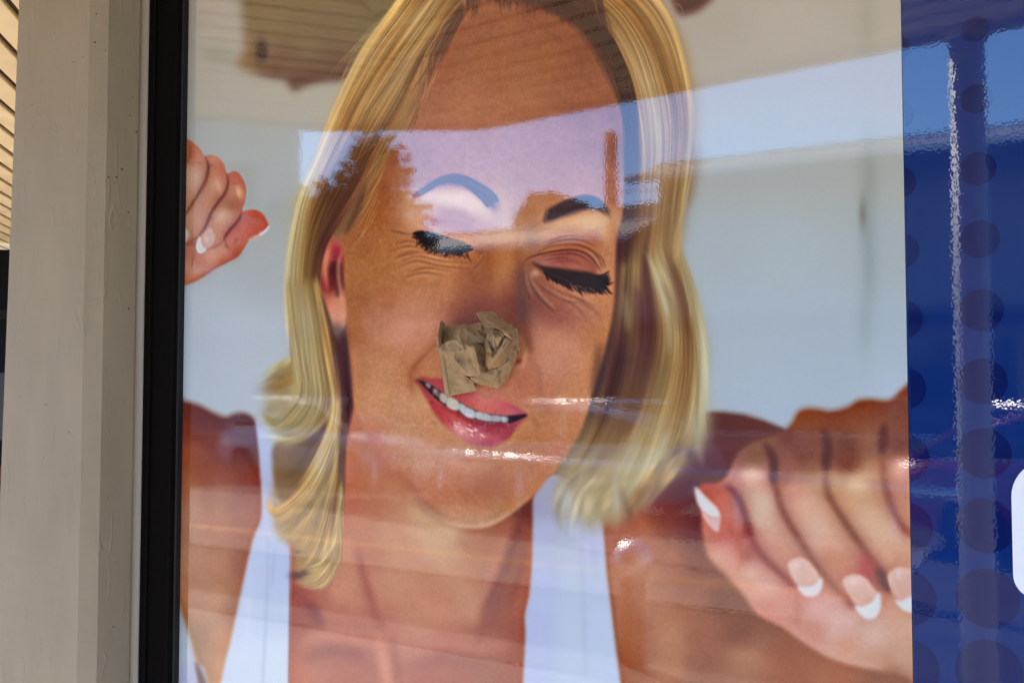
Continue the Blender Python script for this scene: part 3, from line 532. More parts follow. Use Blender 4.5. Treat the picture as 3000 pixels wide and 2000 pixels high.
    # ---- hair, right side (upper, in focus near the parting)
    rh = [([(1400,-60),(1560,-10),(1680,50),(1750,130),(1800,230),(1836,330),(1850,440),(1848,560)],[(100,60,42),(66,30,32),(56,24,28),(60,28,30),(80,46,40),(96,64,50),(90,56,50),(74,44,46)]),
          ([(1430,-80),(1620,-30),(1740,40),(1810,130),(1850,230),(1876,330),(1886,440),(1880,560)],[(120,80,48),(92,54,38),(96,60,40),(140,104,64),(164,130,84),(170,140,98),(150,118,84),(120,84,62)]),
          ([(1480,-90),(1680,-40),(1790,30),(1860,130),(1900,240),(1922,340),(1928,450),(1918,570)],[(140,100,56),(130,92,50),(150,112,62),(170,138,88),(192,170,128),(196,178,140),(176,150,112),(140,106,74)]),
          ([(1540,-90),(1740,-50),(1840,20),(1910,120),(1955,240),(1976,350),(1976,460),(1960,580)],[(160,118,64),(150,110,58),(146,106,56),(140,102,54),(142,106,62),(156,122,80),(160,128,86),(146,116,76)]),
          ([(1620,-100),(1800,-60),(1890,10),(1955,110),(1995,240),(2012,350),(2006,460),(1990,590)],[(170,134,80),(168,134,84),(170,138,92),(172,142,96),(164,132,84),(160,128,82),(160,132,88),(152,126,84)]),
          ([(1690,-100),(1846,-60),(1924,10),(1974,100),(2006,210),(2022,330),(2014,460),(1992,600)],[(176,144,92),(178,148,100),(180,154,108),(178,154,108),(172,148,104),(172,154,116),(168,150,112),(160,138,96)])]
    shape([(1640,-60),(1720,20),(1790,120),(1830,240),(1850,330),(1852,560),(2008,600),(2030,480),(2042,330),(2024,210),(1990,100),(1945,10),(1900,-60)], field([(1760,40,(110,74,44)),(1860,150,(150,116,68)),(1960,120,(160,128,80)),(1900,300,(176,150,106)),(1990,300,(160,130,84)),(1880,500,(120,86,64)),(1980,520,(152,126,84))],20), 15, .95)
    # right side, lower: soft, out of focus locks
    rl = [([(1838,380),(1848,560),(1840,660),(1835,780),(1826,900),(1815,1010),(1790,1120),(1760,1220),(1715,1310),(1660,1400)],[(60,32,38),(64,24,30),(96,58,48),(120,92,56),(104,76,60),(66,36,40),(74,42,40),(128,100,64),(150,126,84)]),
          ([(1868,380),(1878,560),(1868,660),(1862,780),(1858,890),(1850,1000),(1835,1110),(1810,1220),(1760,1320),(1690,1430)],[(100,62,52),(112,70,52),(126,94,60),(168,146,96),(130,98,70),(100,66,56),(104,72,54),(150,124,80),(170,152,108)]),
          ([(1900,380),(1902,560),(1894,660),(1890,760),(1900,870),(1905,980),(1885,1100),(1858,1220),(1810,1330),(1730,1450)],[(130,96,66),(134,98,66),(128,96,60),(92,54,50),(84,46,48),(92,56,52),(122,90,60),(158,134,90),(180,168,126)]),
          ([(1926,380),(1926,560),(1914,660),(1910,750),(1935,860),(1950,980),(1935,1100),(1900,1220),(1850,1340),(1780,1470)],[(150,116,80),(126,86,66),(150,122,76),(184,170,120),(150,122,80),(140,112,70),(160,134,86),(176,160,114),(186,178,138)]),
          ([(1950,380),(1948,560),(1938,660),(1925,740),(1965,860),(1985,980),(1972,1100),(1940,1220),(1900,1350),(1830,1490)],[(158,126,80),(160,132,80),(180,164,116),(192,186,146),(180,162,116),(160,130,84),(168,146,98),(190,182,142),(184,180,144)]),
          ([(1978,380),(1972,560),(1962,650),(1945,720),(1990,850),(2012,980),(2010,1100),(1985,1230),(1940,1360),(1870,1500)],[(160,130,84),(160,136,86),(176,160,110),(120,84,54),(112,76,54),(140,106,68),(156,126,82),(186,178,140),(170,156,112)]),
          ([(2008,380),(1994,560),(1982,640),(1975,720),(2015,850),(2038,980),(2044,1100),(2030,1230),(1985,1350),(1905,1470)],[(158,130,86),(156,132,84),(160,142,92),(146,116,68),(146,114,66),(164,140,92),(178,164,120),(150,130,100),(140,112,84)]),
          ([(2016,380),(1998,560),(1986,650),(1980,730),(2014,850),(2040,980),(2050,1110),(2056,1220),(2062,1290),(2050,1360)],[(164,144,104),(160,142,100),(170,160,118),(160,146,104),(172,168,134),(180,184,156),(180,184,158),(176,176,146),(130,104,86)])]
    shape([(1850,440),(1848,540),(1838,660),(1830,800),(1815,950),(1780,1090),(1745,1200),(1700,1290),(1640,1390),(1630,1450),(1700,1520),(1780,1540),(1850,1500),(1930,1430),(2040,1330),(2078,1270),(2070,1120),(2056,980),(2030,880),(1994,780),(1990,720),(2006,620),(2016,550),(2034,440)], field([(1860,600,(110,72,54)),(1850,900,(130,100,66)),(1900,1000,(100,64,52)),(1960,900,(176,160,114)),(2020,1000,(150,120,74)),(2060,1150,(180,182,152)),(1800,1250,(120,90,62)),(1900,1250,(164,138,92)),(1750,1400,(170,152,110)),(1860,1420,(184,174,132)),(1980,1350,(170,156,118))],22), 18, .95)
    locks(rl, 1000, .11, 1.5, clump=.5, wob=6, rin=.1, rout=.12)
    locks(rl[3:], 200, .10, .8, clump=.6, wob=8, s0=.3, rin=.2, rout=.2)
    for a,w,c,al,sf in (([(1862,840),(1878,900),(1885,980),(1890,1060)],22,(84,44,48),.6,7),([(1915,800),(1945,880),(1960,960),(1962,1040)],12,(206,202,162),.6,5),([(1888,730),(1922,800),(1948,880),(1958,930)],11,(206,206,172),.65,4),([(1935,820),(1975,900),(1990,980)],12,(104,66,46),.5,6),([(1830,850),(1838,920),(1842,980)],14,(184,164,108),.6,6),([(1890,1100),(1870,1190),(1830,1280)],20,(92,58,50),.45,9),([(1880,1240),(1850,1330),(1790,1430)],26,(200,194,152),.5,9),([(1960,1260),(1920,1350),(1860,1430)],24,(198,194,156),.5,9),([(1995,1290),(1978,1340),(1960,1380)],24,(90,58,56),.55,9),([(2030,1200),(2044,1290),(2060,1370)],14,(186,186,160),.55,6),([(1780,1300),(1740,1370),(1690,1440)],18,(120,92,70),.5,8),([(1760,1000),(1750,1100),(1735,1180)],22,(48,24,34),.5,8),([(1845,640),(1830,720),(1822,780)],26,(56,20,28),.7,7)):
        stroke(a,w,c,sf,al)
    for _g in range(len(rh)): rh[_g] = (rh[_g][0]+[(rh[_g][0][-1][0]-8, 680), (rh[_g][0][-1][0]-14, 790)], rh[_g][1]+[rh[_g][1][-1]])
    locks(rh, 1500, .12, clump=.45, wob=5, rout=.32, fade=(.02,.04))
    stroke([(1790,60),(1850,170),(1896,280),(1925,390),(1934,500)],10,(200,182,142),3,.5); stroke([(1740,60),(1800,150),(1842,260),(1866,380)],6,(176,144,100),2,.5); stroke([(1850,50),(1920,160),(1962,280)],9,(120,84,44),3,.4); stroke([(1940,130),(1985,240),(2004,340)],8,(140,104,60),3,.4)
    for k in range(22):
        x = 1560+k*11+rng.normal(0,5); y = 6+max(0,k-6)*7
        stroke([(x,y-26),(x+14,y),(x+20+rng.normal(0,10),y+34+rng.normal(0,12))],2.4,(70,34,32),.9,.45)
    dk = [([(1560,0),(1660,36),(1740,110),(1796,210),(1832,320),(1842,460),(1838,600)],[(70,34,32),(54,24,28),(48,20,26),(52,24,28),(60,30,34),(64,34,38),(56,30,36)]),([(1600,-20),(1700,24),(1782,96),(1834,200),(1862,320),(1868,460),(1860,600)],[(76,40,34),(56,26,28),(50,22,28),(60,30,30),(78,46,42),(80,50,48),(66,36,40)])]
    hair(dk, 420, 6, .75, .18, .3, 20, 6, .9, rin=.2, rout=.3)
    hair([([(1380,-30),(1320,60),(1268,150),(1236,250),(1206,340)],[(110,70,48),(78,44,40),(92,56,46),(120,80,58),(130,92,66)]),([(1420,-20),(1352,52),(1296,140),(1252,250),(1222,340)],[(96,58,44),(74,40,38),(104,62,46),(140,86,60),(150,98,68)])], 260, 5, .7, .2, .4, 16, 8, .8, rin=.2, rout=.4)
    root = [([(1330,-120),(1350,-40),(1362,20),(1358,70)],[(150,112,62),(112,74,48),(120,70,46)]),([(1420,-120),(1420,-40),(1424,10),(1420,48)],[(120,84,50),(84,48,38),(112,62,42)]),([(1500,-120),(1500,-40),(1505,4),(1512,40)],[(100,64,42),(64,32,32),(98,52,38)]),([(1580,-120),(1590,-40),(1602,10),(1614,52)],[(84,50,38),(52,24,28),(84,42,34)]),([(1660,-120),(1680,-40),(1700,30),(1718,92)],[(96,60,40),(48,20,26),(66,32,30)]),([(1730,-100),(1760,-10),(1782,70),(1796,150)],[(120,82,50),(64,34,32),(52,26,28)])]
    hair(root, 700, 8, .8, .16, .3, 30, 9, 1.0, rout=.35, fade=(.02,.12))
    hair(root, 130, 4, .5, .2, .2, 30, 14, .7, rout=.3, tint=(1.5,1.45,1.3), fade=(.02,.2))
    stroke([(1970,10),(1995,20),(2004,45)],2.5,(190,160,110),1,.7)
    # tips fading over the strap and the shoulder
    hair([([(1690,1380),(1640,1440),(1625,1500),(1630,1560)],[(170,152,112),(168,160,140),(176,172,160)]),([(1760,1380),(1700,1450),(1680,1530),(1690,1610)],[(180,166,122),(186,180,150),(186,186,176)]),([(1860,1400),(1800,1470),(1760,1540),(1770,1600)],[(180,168,124),(176,162,122),(176,156,124)])],420,6,.6,.10,.5,16,9,.9,soft=1.6,rin=.3,rout=.5,fade=(.05,.2))
    hair([([(1930,1340),(1880,1420),(1835,1490),(1830,1540)],[(170,148,104),(150,122,84),(150,104,72)]),([(2050,1300),(1970,1390),(1900,1450),(1860,1520)],[(170,160,124),(150,126,94),(140,96,74)])],360,6,.6,.12,.5,12,9,.9,soft=1.6,rin=.3,rout=.5,fade=(.05,.2))
    blob(1660,1470,20,40,(196,204,210),.5); blob(1835,1480,14,50,(112,76,58),.4,-20)
    blob(2020,1330,16,22,(86,46,58),.5)
    for pts, amt, cc in (([(1180,0),(1068,126),(999,249),(957,352),(894,507),(852,599),(833,706),(825,800),(824,900)],60,(196,178,128)),([(1952,0),(2013,126),(2036,237),(2044,383),(2017,555),(1992,720),(2034,910),(2059,1038),(2070,1180)],50,(190,174,126)),([(1374,15),(1278,115),(1240,214),(1198,344),(1137,425),(1094,512),(1053,617)],44,(176,136,82))):
        c_ = resample(pts, 200)
        for _ in range(amt):
            j = rng.integers(0, 150); L_ = rng.integers(25, 50)
            q = c_[j:j+L_:max(1, L_//4)]+rng.normal(0, 5, 2)+np.linspace(0, 1, len(c_[j:j+L_:max(1, L_//4)]))[:, None]*rng.normal(0, 16, 2)
            stroke(q, 2.2, cc, .9, .16+.3*rng.random())
    # ---- left fist
    pal = field([(545,450,(176,106,82)),(580,470,(186,122,92)),(560,520,(196,148,124)),(590,520,(188,130,98)),(620,480,(190,128,98)),(645,500,(186,110,86)),(630,540,(196,140,112)),(600,600,(190,128,98)),(575,650,(192,138,112)),(550,680,(186,124,98)),(650,580,(182,112,80)),(690,530,(182,108,84)),(698,560,(206,156,124)),(715,550,(176,100,76)),(680,600,(160,98,64)),(660,630,(196,142,114)),(640,680,(190,126,96)),(700,600,(178,106,80)),
        (740,635,(180,92,70)),(720,640,(184,100,82)),(765,650,(180,92,72)),(770,670,(184,102,80)),(720,670,(188,102,90)),(680,690,(190,110,96)),(700,720,(184,106,92)),(660,730,(198,136,114)),(620,750,(202,150,126)),(580,760,(186,118,94)),(560,790,(192,138,114)),(545,820,(184,118,92)),(600,800,(188,122,96)),(650,770,(184,112,88)),(690,745,(172,88,70)),(545,740,(182,112,88))],9)
    shape([(470,380),(546,407),(566,418),(588,437),(600,456),(619,454),(642,464),(657,483),(667,509),(684,502),(699,506),(713,526),(722,553),(719,591),(711,618),(730,615),(753,616),(772,629),(782,645),(787,664),(768,684),(731,706),(714,733),(695,754),(676,765),(626,791),(577,822),(538,839),(470,870)], pal, 1.8)
    for a,w,c,al in (([(602,458),(609,478),(611,498),(603,530),(584,565),(561,603),(542,633)],6,(120,62,34),.85),([(666,508),(669,534),(661,565),(642,591),(619,626),(603,664),(582,694)],6,(122,58,40),.85),([(559,423),(557,454),(548,484)],4,(150,78,52),.7),([(710,620),(700,645),(680,668),(663,690),(655,708)],7,(126,44,38),.8),([(582,694),(560,708),(540,722)],4,(140,80,60),.7),([(660,700),(664,720),(674,732)],4,(140,72,58),.7),([(575,715),(568,750),(560,790)],5,(160,92,68),.5),([(604,735),(640,718),(656,706)],5,(150,88,66),.5),([(714,735),(695,754),(660,770),(626,790),(577,822),(538,839)],5,(150,78,54),.5),([(590,560),(600,540),(607,515)],7,(170,96,62),.4),([(545,722),(575,712),(583,700)],6,(150,88,70),.5),([(700,600),(690,570),(688,545)],8,(160,96,66),.35)):
        stroke(a,w*4,tuple(.5*q+.5*r for q,r in zip(c,(180,114,86))),6,al*.4); stroke(a,w*1.15,c,2.2,al*.85)
    blob(700,562,9,16,(214,168,138),.7,-15); blob(640,545,7,22,(206,156,128),.5,-15); blob(566,520,20,26,(204,160,138),.5); blob(648,635,14,20,(204,154,128),.5,20); blob(745,628,20,9,(180,84,62),.35,10)
    shape([(615,668),(625,680),(631,694),(626,712),(612,726),(598,732),(588,722),(588,698)], (204,158,144), 2, .95); blob(606,701,7,9,(226,196,184),.7)
    shape([(588,695),(579,705),(575,726),(581,740),(590,743),(601,737),(604,731),(595,722),(590,710)], (224,220,216), 1.6, .97)
    shape([(540,668),(549,674),(556,688),(550,702),(538,713)], (206,176,166), 2, .9); blob(545,684,5,8,(226,222,220),.7)
    shape([(726,706),(742,692),(762,684),(770,690),(750,703)], (206,168,160), 1.6, .95); shape([(760,683),(774,675),(790,661),(788,672),(772,688),(762,690)], (222,220,218), 1.4, .97)
    stroke([(726,707),(748,690),(768,680),(786,664)],3,(140,60,54),1.2,.5)
    # ---- right fist
    fr = field([(2330,1225,(140,84,56)),(2380,1215,(138,80,52)),(2450,1240,(134,74,52)),(2540,1200,(134,74,50)),(2620,1210,(130,70,50)),(2300,1280,(120,66,54)),(2340,1300,(128,74,60)),(2240,1300,(136,88,60)),(2210,1330,(150,100,68)),(2360,1340,(124,68,52)),(2400,1290,(130,72,50)),(2480,1310,(116,58,40)),(2560,1290,(150,92,62)),(2640,1300,(130,68,50)),
        (2200,1390,(210,160,136)),(2150,1400,(190,120,110)),(2240,1400,(206,140,120)),(2300,1400,(160,96,72)),(2380,1370,(156,98,66)),(2400,1420,(186,132,98)),(2480,1360,(130,66,40)),(2450,1420,(190,140,96)),(2510,1420,(210,166,124)),(2560,1400,(186,130,92)),(2640,1380,(200,140,116)),(2640,1440,(188,120,92)),
        (2200,1450,(196,146,122)),(2240,1470,(206,168,144)),(2220,1520,(204,162,136)),(2270,1540,(198,142,120)),(2290,1590,(190,126,102)),(2330,1640,(188,118,96)),(2320,1440,(200,134,112)),(2360,1480,(204,150,124)),(2400,1500,(200,146,116)),(2390,1560,(202,152,128)),(2440,1580,(196,140,112)),(2440,1640,(186,116,86)),(2500,1640,(186,114,86)),(2480,1480,(198,144,104)),(2540,1520,(204,156,122)),(2580,1560,(204,158,128)),(2600,1620,(196,136,104)),(2640,1500,(196,136,104)),(2640,1590,(200,146,116)),(2540,1660,(172,70,62)),(2650,1640,(190,128,100)),
        (2090,1440,(176,80,62)),(2070,1425,(162,74,58)),(2130,1470,(188,96,78)),(2140,1540,(188,100,84)),(2110,1560,(190,96,80)),(2170,1560,(176,76,62)),(2080,1580,(180,104,80)),(2100,1630,(198,134,112)),(2150,1640,(198,128,108)),(2180,1620,(176,84,68)),(2200,1680,(204,150,128)),(2180,1700,(196,130,104)),(2250,1720,(204,146,128)),(2240,1780,(192,118,96)),(2310,1760,(200,128,112)),(2300,1800,(194,126,104)),(2400,1780,(202,146,134)),(2380,1850,(192,128,106)),(2460,1830,(206,158,144)),(2480,1900,(196,136,110)),(2560,1860,(206,164,144)),(2560,1930,(190,134,106)),(2640,1830,(202,152,124)),(2640,1930,(192,142,112)),(2620,1975,(160,100,70))],16)
    shape([(2160,1330),(2200,1300),(2250,1282),(2296,1258),(2318,1240),(2336,1208),(2360,1196),(2400,1197),(2432,1203),(2480,1192),(2515,1172),(2550,1168),(2600,1173),(2720,1172),(2720,2000),(2661,1984),(2580,1966),(2524,1955),(2438,1930),(2352,1880),(2294,1838),(2220,1800),(2180,1748),(2122,1682),(2073,1628),(2058,1560),(2053,1496),(2040,1440),(2060,1414),(2100,1412),(2130,1390)], fr, 4.5)
    blob(2160,1330,70,60,(110,60,54),.5); stroke([(2296,1250),(2318,1234),(2336,1202),(2362,1190),(2432,1198),(2480,1187),(2520,1167),(2600,1168),(2700,1168)],6,(160,140,110),4,.6)
    for a,w,c,al in (([(2238,1296),(2258,1325),(2268,1358),(2266,1400),(2272,1424)],16,(70,30,34),.85),([(2268,1400),(2276,1440),(2294,1496),(2340,1576),(2403,1668),(2489,1766)],11,(130,62,46),.85),([(2413,1255),(2426,1301),(2422,1345),(2420,1385)],17,(70,28,30),.85),([(2420,1370),(2426,1444),(2466,1513),(2524,1599),(2575,1674),(2608,1735)],12,(128,66,40),.85),([(2593,1240),(2588,1290),(2584,1335)],17,(72,28,30),.8),([(2584,1320),(2593,1416),(2616,1490),(2640,1535),(2664,1565)],11,(136,66,44),.8),
                     ([(2116,1412),(2150,1440),(2172,1478),(2190,1530),(2199,1565)],12,(112,48,50),.75),([(2190,1530),(2204,1580),(2231,1625),(2294,1685),(2335,1722)],13,(132,44,42),.75),([(2480,1740),(2492,1768),(2505,1785)],12,(140,60,52),.6),([(2330,1720),(2336,1760),(2338,1800),(2334,1840)],9,(176,104,86),.5),([(2196,1600),(2192,1630),(2178,1645)],9,(150,66,56),.5),([(2570,1660),(2590,1700),(2608,1735)],18,(80,24,30),.7),([(2058,1560),(2073,1628),(2122,1682),(2180,1748),(2220,1800)],8,(150,86,62),.5),([(2640,1540),(2664,1560),(2690,1570)],14,(150,56,44),.5),([(2470,1690),(2440,1700),(2420,1690)],12,(176,100,78),.4)):
        stroke(a,w*5,tuple(.55*q+.45*r for q,r in zip(c,(180,110,84))),15,al*.45); stroke(a,w*1.35,c,6,al*.85)
    blob(2545,1650,22,34,(178,62,60),.6,-35); blob(2205,1392,34,16,(222,176,152),.6); blob(2512,1422,24,12,(216,172,128),.6); blob(2235,1480,22,40,(210,176,152),.5,-20); blob(2400,1540,40,20,(208,162,140),.4,40); blob(2640,1365,20,22,(206,150,126),.6)
    NB = (206,158,140)
    shape([(2309,1656),(2317,1643),(2346,1633),(2375,1650),(2400,1685),(2404,1702),(2375,1716),(2343,1716),(2322,1690)], NB, 4, .95); blob(2332,1655,14,12,(220,184,172),.7)
    shape([(2338,1716),(2360,1718),(2388,1712),(2406,1693),(2409,1716),(2396,1740),(2372,1747),(2352,1738)], (222,222,220), 3, .97)
    shape([(2469,1701),(2500,1683),(2535,1692),(2565,1728),(2572,1742),(2552,1762),(2518,1776),(2490,1745)], NB, 4, .95); blob(2498,1704,16,12,(222,186,176),.7)
    shape([(2507,1776),(2530,1776),(2555,1762),(2576,1736),(2581,1775),(2568,1806),(2542,1813),(2522,1800)], (222,224,222), 3, .97)
    shape([(2600,1692),(2616,1669),(2646,1662),(2680,1680),(2680,1745),(2640,1760),(2618,1740)], NB, 4, .95); blob(2632,1680,10,14,(220,190,182),.7)
    shape([(2624,1760),(2645,1758),(2690,1740),(2690,1790),(2650,1788)], (222,224,222), 3, .97)
    shape([(2036,1426),(2050,1438),(2080,1468),(2101,1490),(2109,1513),(2090,1517),(2062,1500),(2042,1466)], (220,222,220), 2.6, .97)
    shape([(2058,1500),(2090,1517),(2110,1514),(2106,1555),(2088,1550),(2066,1520)], (204,158,152), 4, .9)
    # ---- finer detail: brow hairs, lashes, lip creases, pores, knuckles
    lashes([(1450,612),(1424,585),(1395,560),(1360,540)],60,(-8,-14),(-6,-3),(96,60,66),2.4,.5,21)
    lashes([(1360,545),(1310,540),(1260,555),(1215,580)],70,(-14,-6),(-6,3),(104,70,74),2.2,.45,22)
    lashes([(1605,640),(1640,625),(1700,605),(1745,606)],70,(8,-13),(7,-2),(48,28,32),2.4,.6,23)
    lashes([(1225,700),(1260,718),(1310,732),(1360,734)],120,(-3,14),(-8,4),(26,16,22),2.6,.9,24)
    lashes([(1595,796),(1640,818),(1690,840),(1740,842),(1772,830)],130,(6,16),(10,6),(24,14,20),2.8,.9,25)
    lashes([(1740,808),(1762,822),(1772,834)],40,(16,2),(8,-8),(24,14,20),2.6,.9,26)
    lashes([(1216,690),(1226,700)],10,(-8,5),(-5,-3),(30,18,24),2.2,.7,27)
    r = np.random.default_rng(31)
    lipm = fill([(1228,1112),(1257,1109),(1340,1126),(1405,1152),(1456,1166),(1515,1193),(1549,1218),(1510,1258),(1466,1300),(1405,1306),(1339,1278),(1275,1212)], 2)
    lm2 = lipm[1]*((CV[lipm[0]][...,0]-CV[lipm[0]][...,1]) > 60)
    over((lipm[0], blur(lm2.astype(np.float32),1)), (178,100,78), .3)
    for _ in range(150):
        x = r.uniform(1240,1535); y = 1125+(x-1235)*.36+r.uniform(-6,105)*(1 if x < 1500 else .4)
        if not (lipm[1][min(lipm[1].shape[0]-1,max(0,int((y-PY0)*PS)-lipm[0][0].start)), min(lipm[1].shape[1]-1,max(0,int((x-PX0)*PS)-lipm[0][1].start))] > .9): continue
        px_ = CV[int((y-PY0)*PS), int((x-PX0)*PS)]
        if px_[1] > 150 or px_[0] < 110: continue
        L_ = r.uniform(8,22); d_ = r.normal(0,3)
        stroke([(x,y),(x+d_,y+L_*.5),(x+d_*1.5,y+L_)],r.uniform(1.6,3),tuple(px_*r.choice([.8,.86,1.1,1.16])),1,.5)
    for _ in range(26):
        a_ = r.uniform(0,1); x = 1330+a_*90; y = 1250+a_*26+r.normal(0,7); blob(x,y,r.uniform(2,6),r.uniform(1.2,2.4),(240,190,186),.5,r.uniform(0,40))
    for pts,w_,c_,al_ in (([(1300,985),(1262,1030),(1222,1066),(1204,1100),(1206,1140)],9,(150,76,50),.5),([(1286,1010),(1250,1048),(1218,1078)],6,(206,140,104),.4),([(1562,1040),(1578,1090),(1588,1140),(1602,1190),(1606,1220)],8,(152,82,58),.45),([(1574,1090),(1596,1150),(1616,1200)],10,(206,146,106),.35),
        ([(1556,1222),(1572,1240),(1574,1262)],7,(140,74,52),.45),([(1215,1110),(1206,1130),(1210,1156)],8,(146,80,56),.45),([(1330,1330),(1390,1350),(1460,1340)],12,(166,92,64),.35),([(1300,1345),(1370,1366),(1450,1362)],22,(204,146,112),.3),
        ([(1100,1010),(1150,985),(1210,985)],40,(206,142,112),.3),([(1640,1000),(1690,1030),(1720,1090)],46,(204,140,104),.3),([(1465,700),(1480,760),(1478,820)],36,(184,114,66),.4),([(1560,640),(1555,700),(1560,740)],12,(160,100,70),.35),([(1520,700),(1516,740),(1520,770)],7,(150,88,58),.35),([(1545,690),(1548,725)],6,(150,86,58),.35),
        ([(1150,1370),(1220,1440),(1290,1500)],16,(160,98,72),.35),([(1180,1520),(1280,1560),(1340,1600)],14,(170,104,78),.3),([(1210,1580),(1290,1640),(1330,1700)],40,(204,144,110),.25),
        ([(870,1880),(960,1862),(1060,1880),(1110,1900)],40,(196,118,92),.45),([(880,1925),(980,1905),(1080,1925)],34,(132,52,48),.45),([(1170,1900),(1290,1880),(1400,1900),(1520,1880)],42,(190,112,90),.42),([(1180,1950),(1320,1930),(1440,1950)],36,(134,56,50),.4),
        ([(1060,1600),(1090,1700),(1125,1820)],16,(196,120,92),.4),([(1490,1540),(1450,1660),(1400,1790)],18,(186,108,80),.4),([(1545,1560),(1520,1690),(1480,1800)],14,(90,36,40),.4),([(1120,1880),(1135,1960),(1140,2040)],18,(206,130,104),.45),
        ([(560,1400),(575,1500),(585,1600),(600,1720)],40,(184,124,88),.3),([(650,1400),(640,1520),(630,1640)],50,(178,112,80),.25),([(1870,1600),(1880,1700),(1890,1800)],60,(186,120,86),.3),([(2100,1900),(2200,1925),(2300,1970)],26,(178,118,84),.35)):
        stroke(pts,w_,c_,min(12,w_*.5)+1,al_)
    for cx_,cy_,ang_,n_,wd_ in ((625,490,-60,4,18),(690,540,-65,4,16),(585,480,-60,4,18),(620,640,-50,3,16),(690,705,40,4,16)):
        a_ = math.radians(ang_)
        for q in range(n_):
            o_ = (q-n_/2)*9*(wd_/40); ox = cx_+o_*math.cos(a_+1.57)+r.normal(0,2); oy = cy_+o_*math.sin(a_+1.57)+r.normal(0,2); h_ = wd_*.5*r.uniform(.6,1)
            cc_ = CV[min(PH-1,max(0,int((oy-PY0)*PS))), min(PW-1,max(0,int((ox-PX0)*PS)))]
            stroke([(ox-h_*math.cos(a_+.9),oy-h_*math.sin(a_+.9)),(ox+r.normal(0,2),oy+r.normal(0,2)),(ox+h_*math.cos(a_+.9),oy+h_*math.sin(a_+.9))],3.2*wd_/40+1,tuple(cc_*.84),1.8,.5)
    # pores and fine unevenness wherever the print shows skin
    R_, G_, B_ = CV[...,0], CV[...,1], CV[...,2]
    skin = blur((np.clip((R_-G_-25)/30,0,1)*np.clip((R_-95)/40,0,1)).astype(np.float32), 1.5)
    por = noise2(3.2,41); por = np.where(por > 1.2, -(por-1.2)*2.2, por*.9)
    mot = noise2(26,43)*.8+noise2(75,44)*.9
    CV += skin[...,None]*(np.array([1.,3.,3.],np.float32)+np.clip((CV[...,:1]-155)/40,0,1)*np.array([9.,9.,7.],np.float32))
    CV += skin[...,None]*np.clip(.42*(CV-blur(CV,30)),-26,26)+skin[...,None]*.35*(CV-blur(CV,7))
    CV += (skin*(por*1.5+noise2(7,42)*1.5))[...,None]+(skin*mot)[...,None]*np.array([.7,1.1,1.0],np.float32)
    # ---- print grain
    g = noise2(2.2,11)*1.3
    CV += g[...,None]
    CV = np.clip(CV, 0, 255)

# ------------------------------------------------------------------ glossy print materials
def glossy_print(name, image=None, col=None, seed=0.):
    """printed face under a clear, slightly rippled gloss film"""
    m = bpy.data.materials.new(name); m.use_nodes = True
    n = m.node_tree.nodes; l = m.node_tree.links; b = n['Principled BSDF']
    b.inputs['Roughness'].default_value = .9; b.inputs['Specular IOR Level'].default_value = 0
    b.inputs['Coat Weight'].default_value = 1; b.inputs['Coat Roughness'].default_value = .012; b.inputs['Coat IOR'].default_value = COAT_IOR
    if image is not None:
        t = n.new('ShaderNodeTexImage'); t.image = image; t.interpolation = 'Cubic'; t.extension = 'EXTEND'
        l.new(t.outputs[0], b.inputs['Base Color'])
    else:
        b.inputs['Base Color'].default_value = (*col, 1)
    g = n.new('ShaderNodeNewGeometry')
    def nz(scale, detail):
        t = n.new('ShaderNodeTexNoise'); t.inputs['Scale'].default_value = scale; t.inputs['Detail'].default_value = detail
        l.new(g.outputs['Position'], t.inputs['Vector']); return t
    fine = nz(330, .4); mid = nz(45, 1.0); wide = nz(3.2, 1.0)
    def mul(a, k):
        x = n.new('ShaderNodeMath'); x.operation = 'MULTIPLY'; l.new(a, x.inputs[0]); x.inputs[1].default_value = k; return x.outputs[0]
    def add(a, c):
        x = n.new('ShaderNodeMath'); x.operation = 'ADD'; l.new(a, x.inputs[0]); l.new(c, x.inputs[1]); return x.outputs[0]
    hgt = add(add(mul(fine.outputs['Fac'], RIP_FINE), mul(mid.outputs['Fac'], RIP_MID)), mul(wide.outputs['Fac'], RIP_WIDE))
    bp = n.new('ShaderNodeBump'); bp.inputs['Strength'].default_value = 1; bp.inputs['Distance'].default_value = 1e-6
    l.new(hgt, bp.inputs['Height']); l.new(bp.outputs[0], b.inputs['Coat Normal'])
    return m
COAT_IOR = 1.72
RIP_FINE, RIP_MID, RIP_WIDE = 10.5, 5.0, 50.0      # micrometres

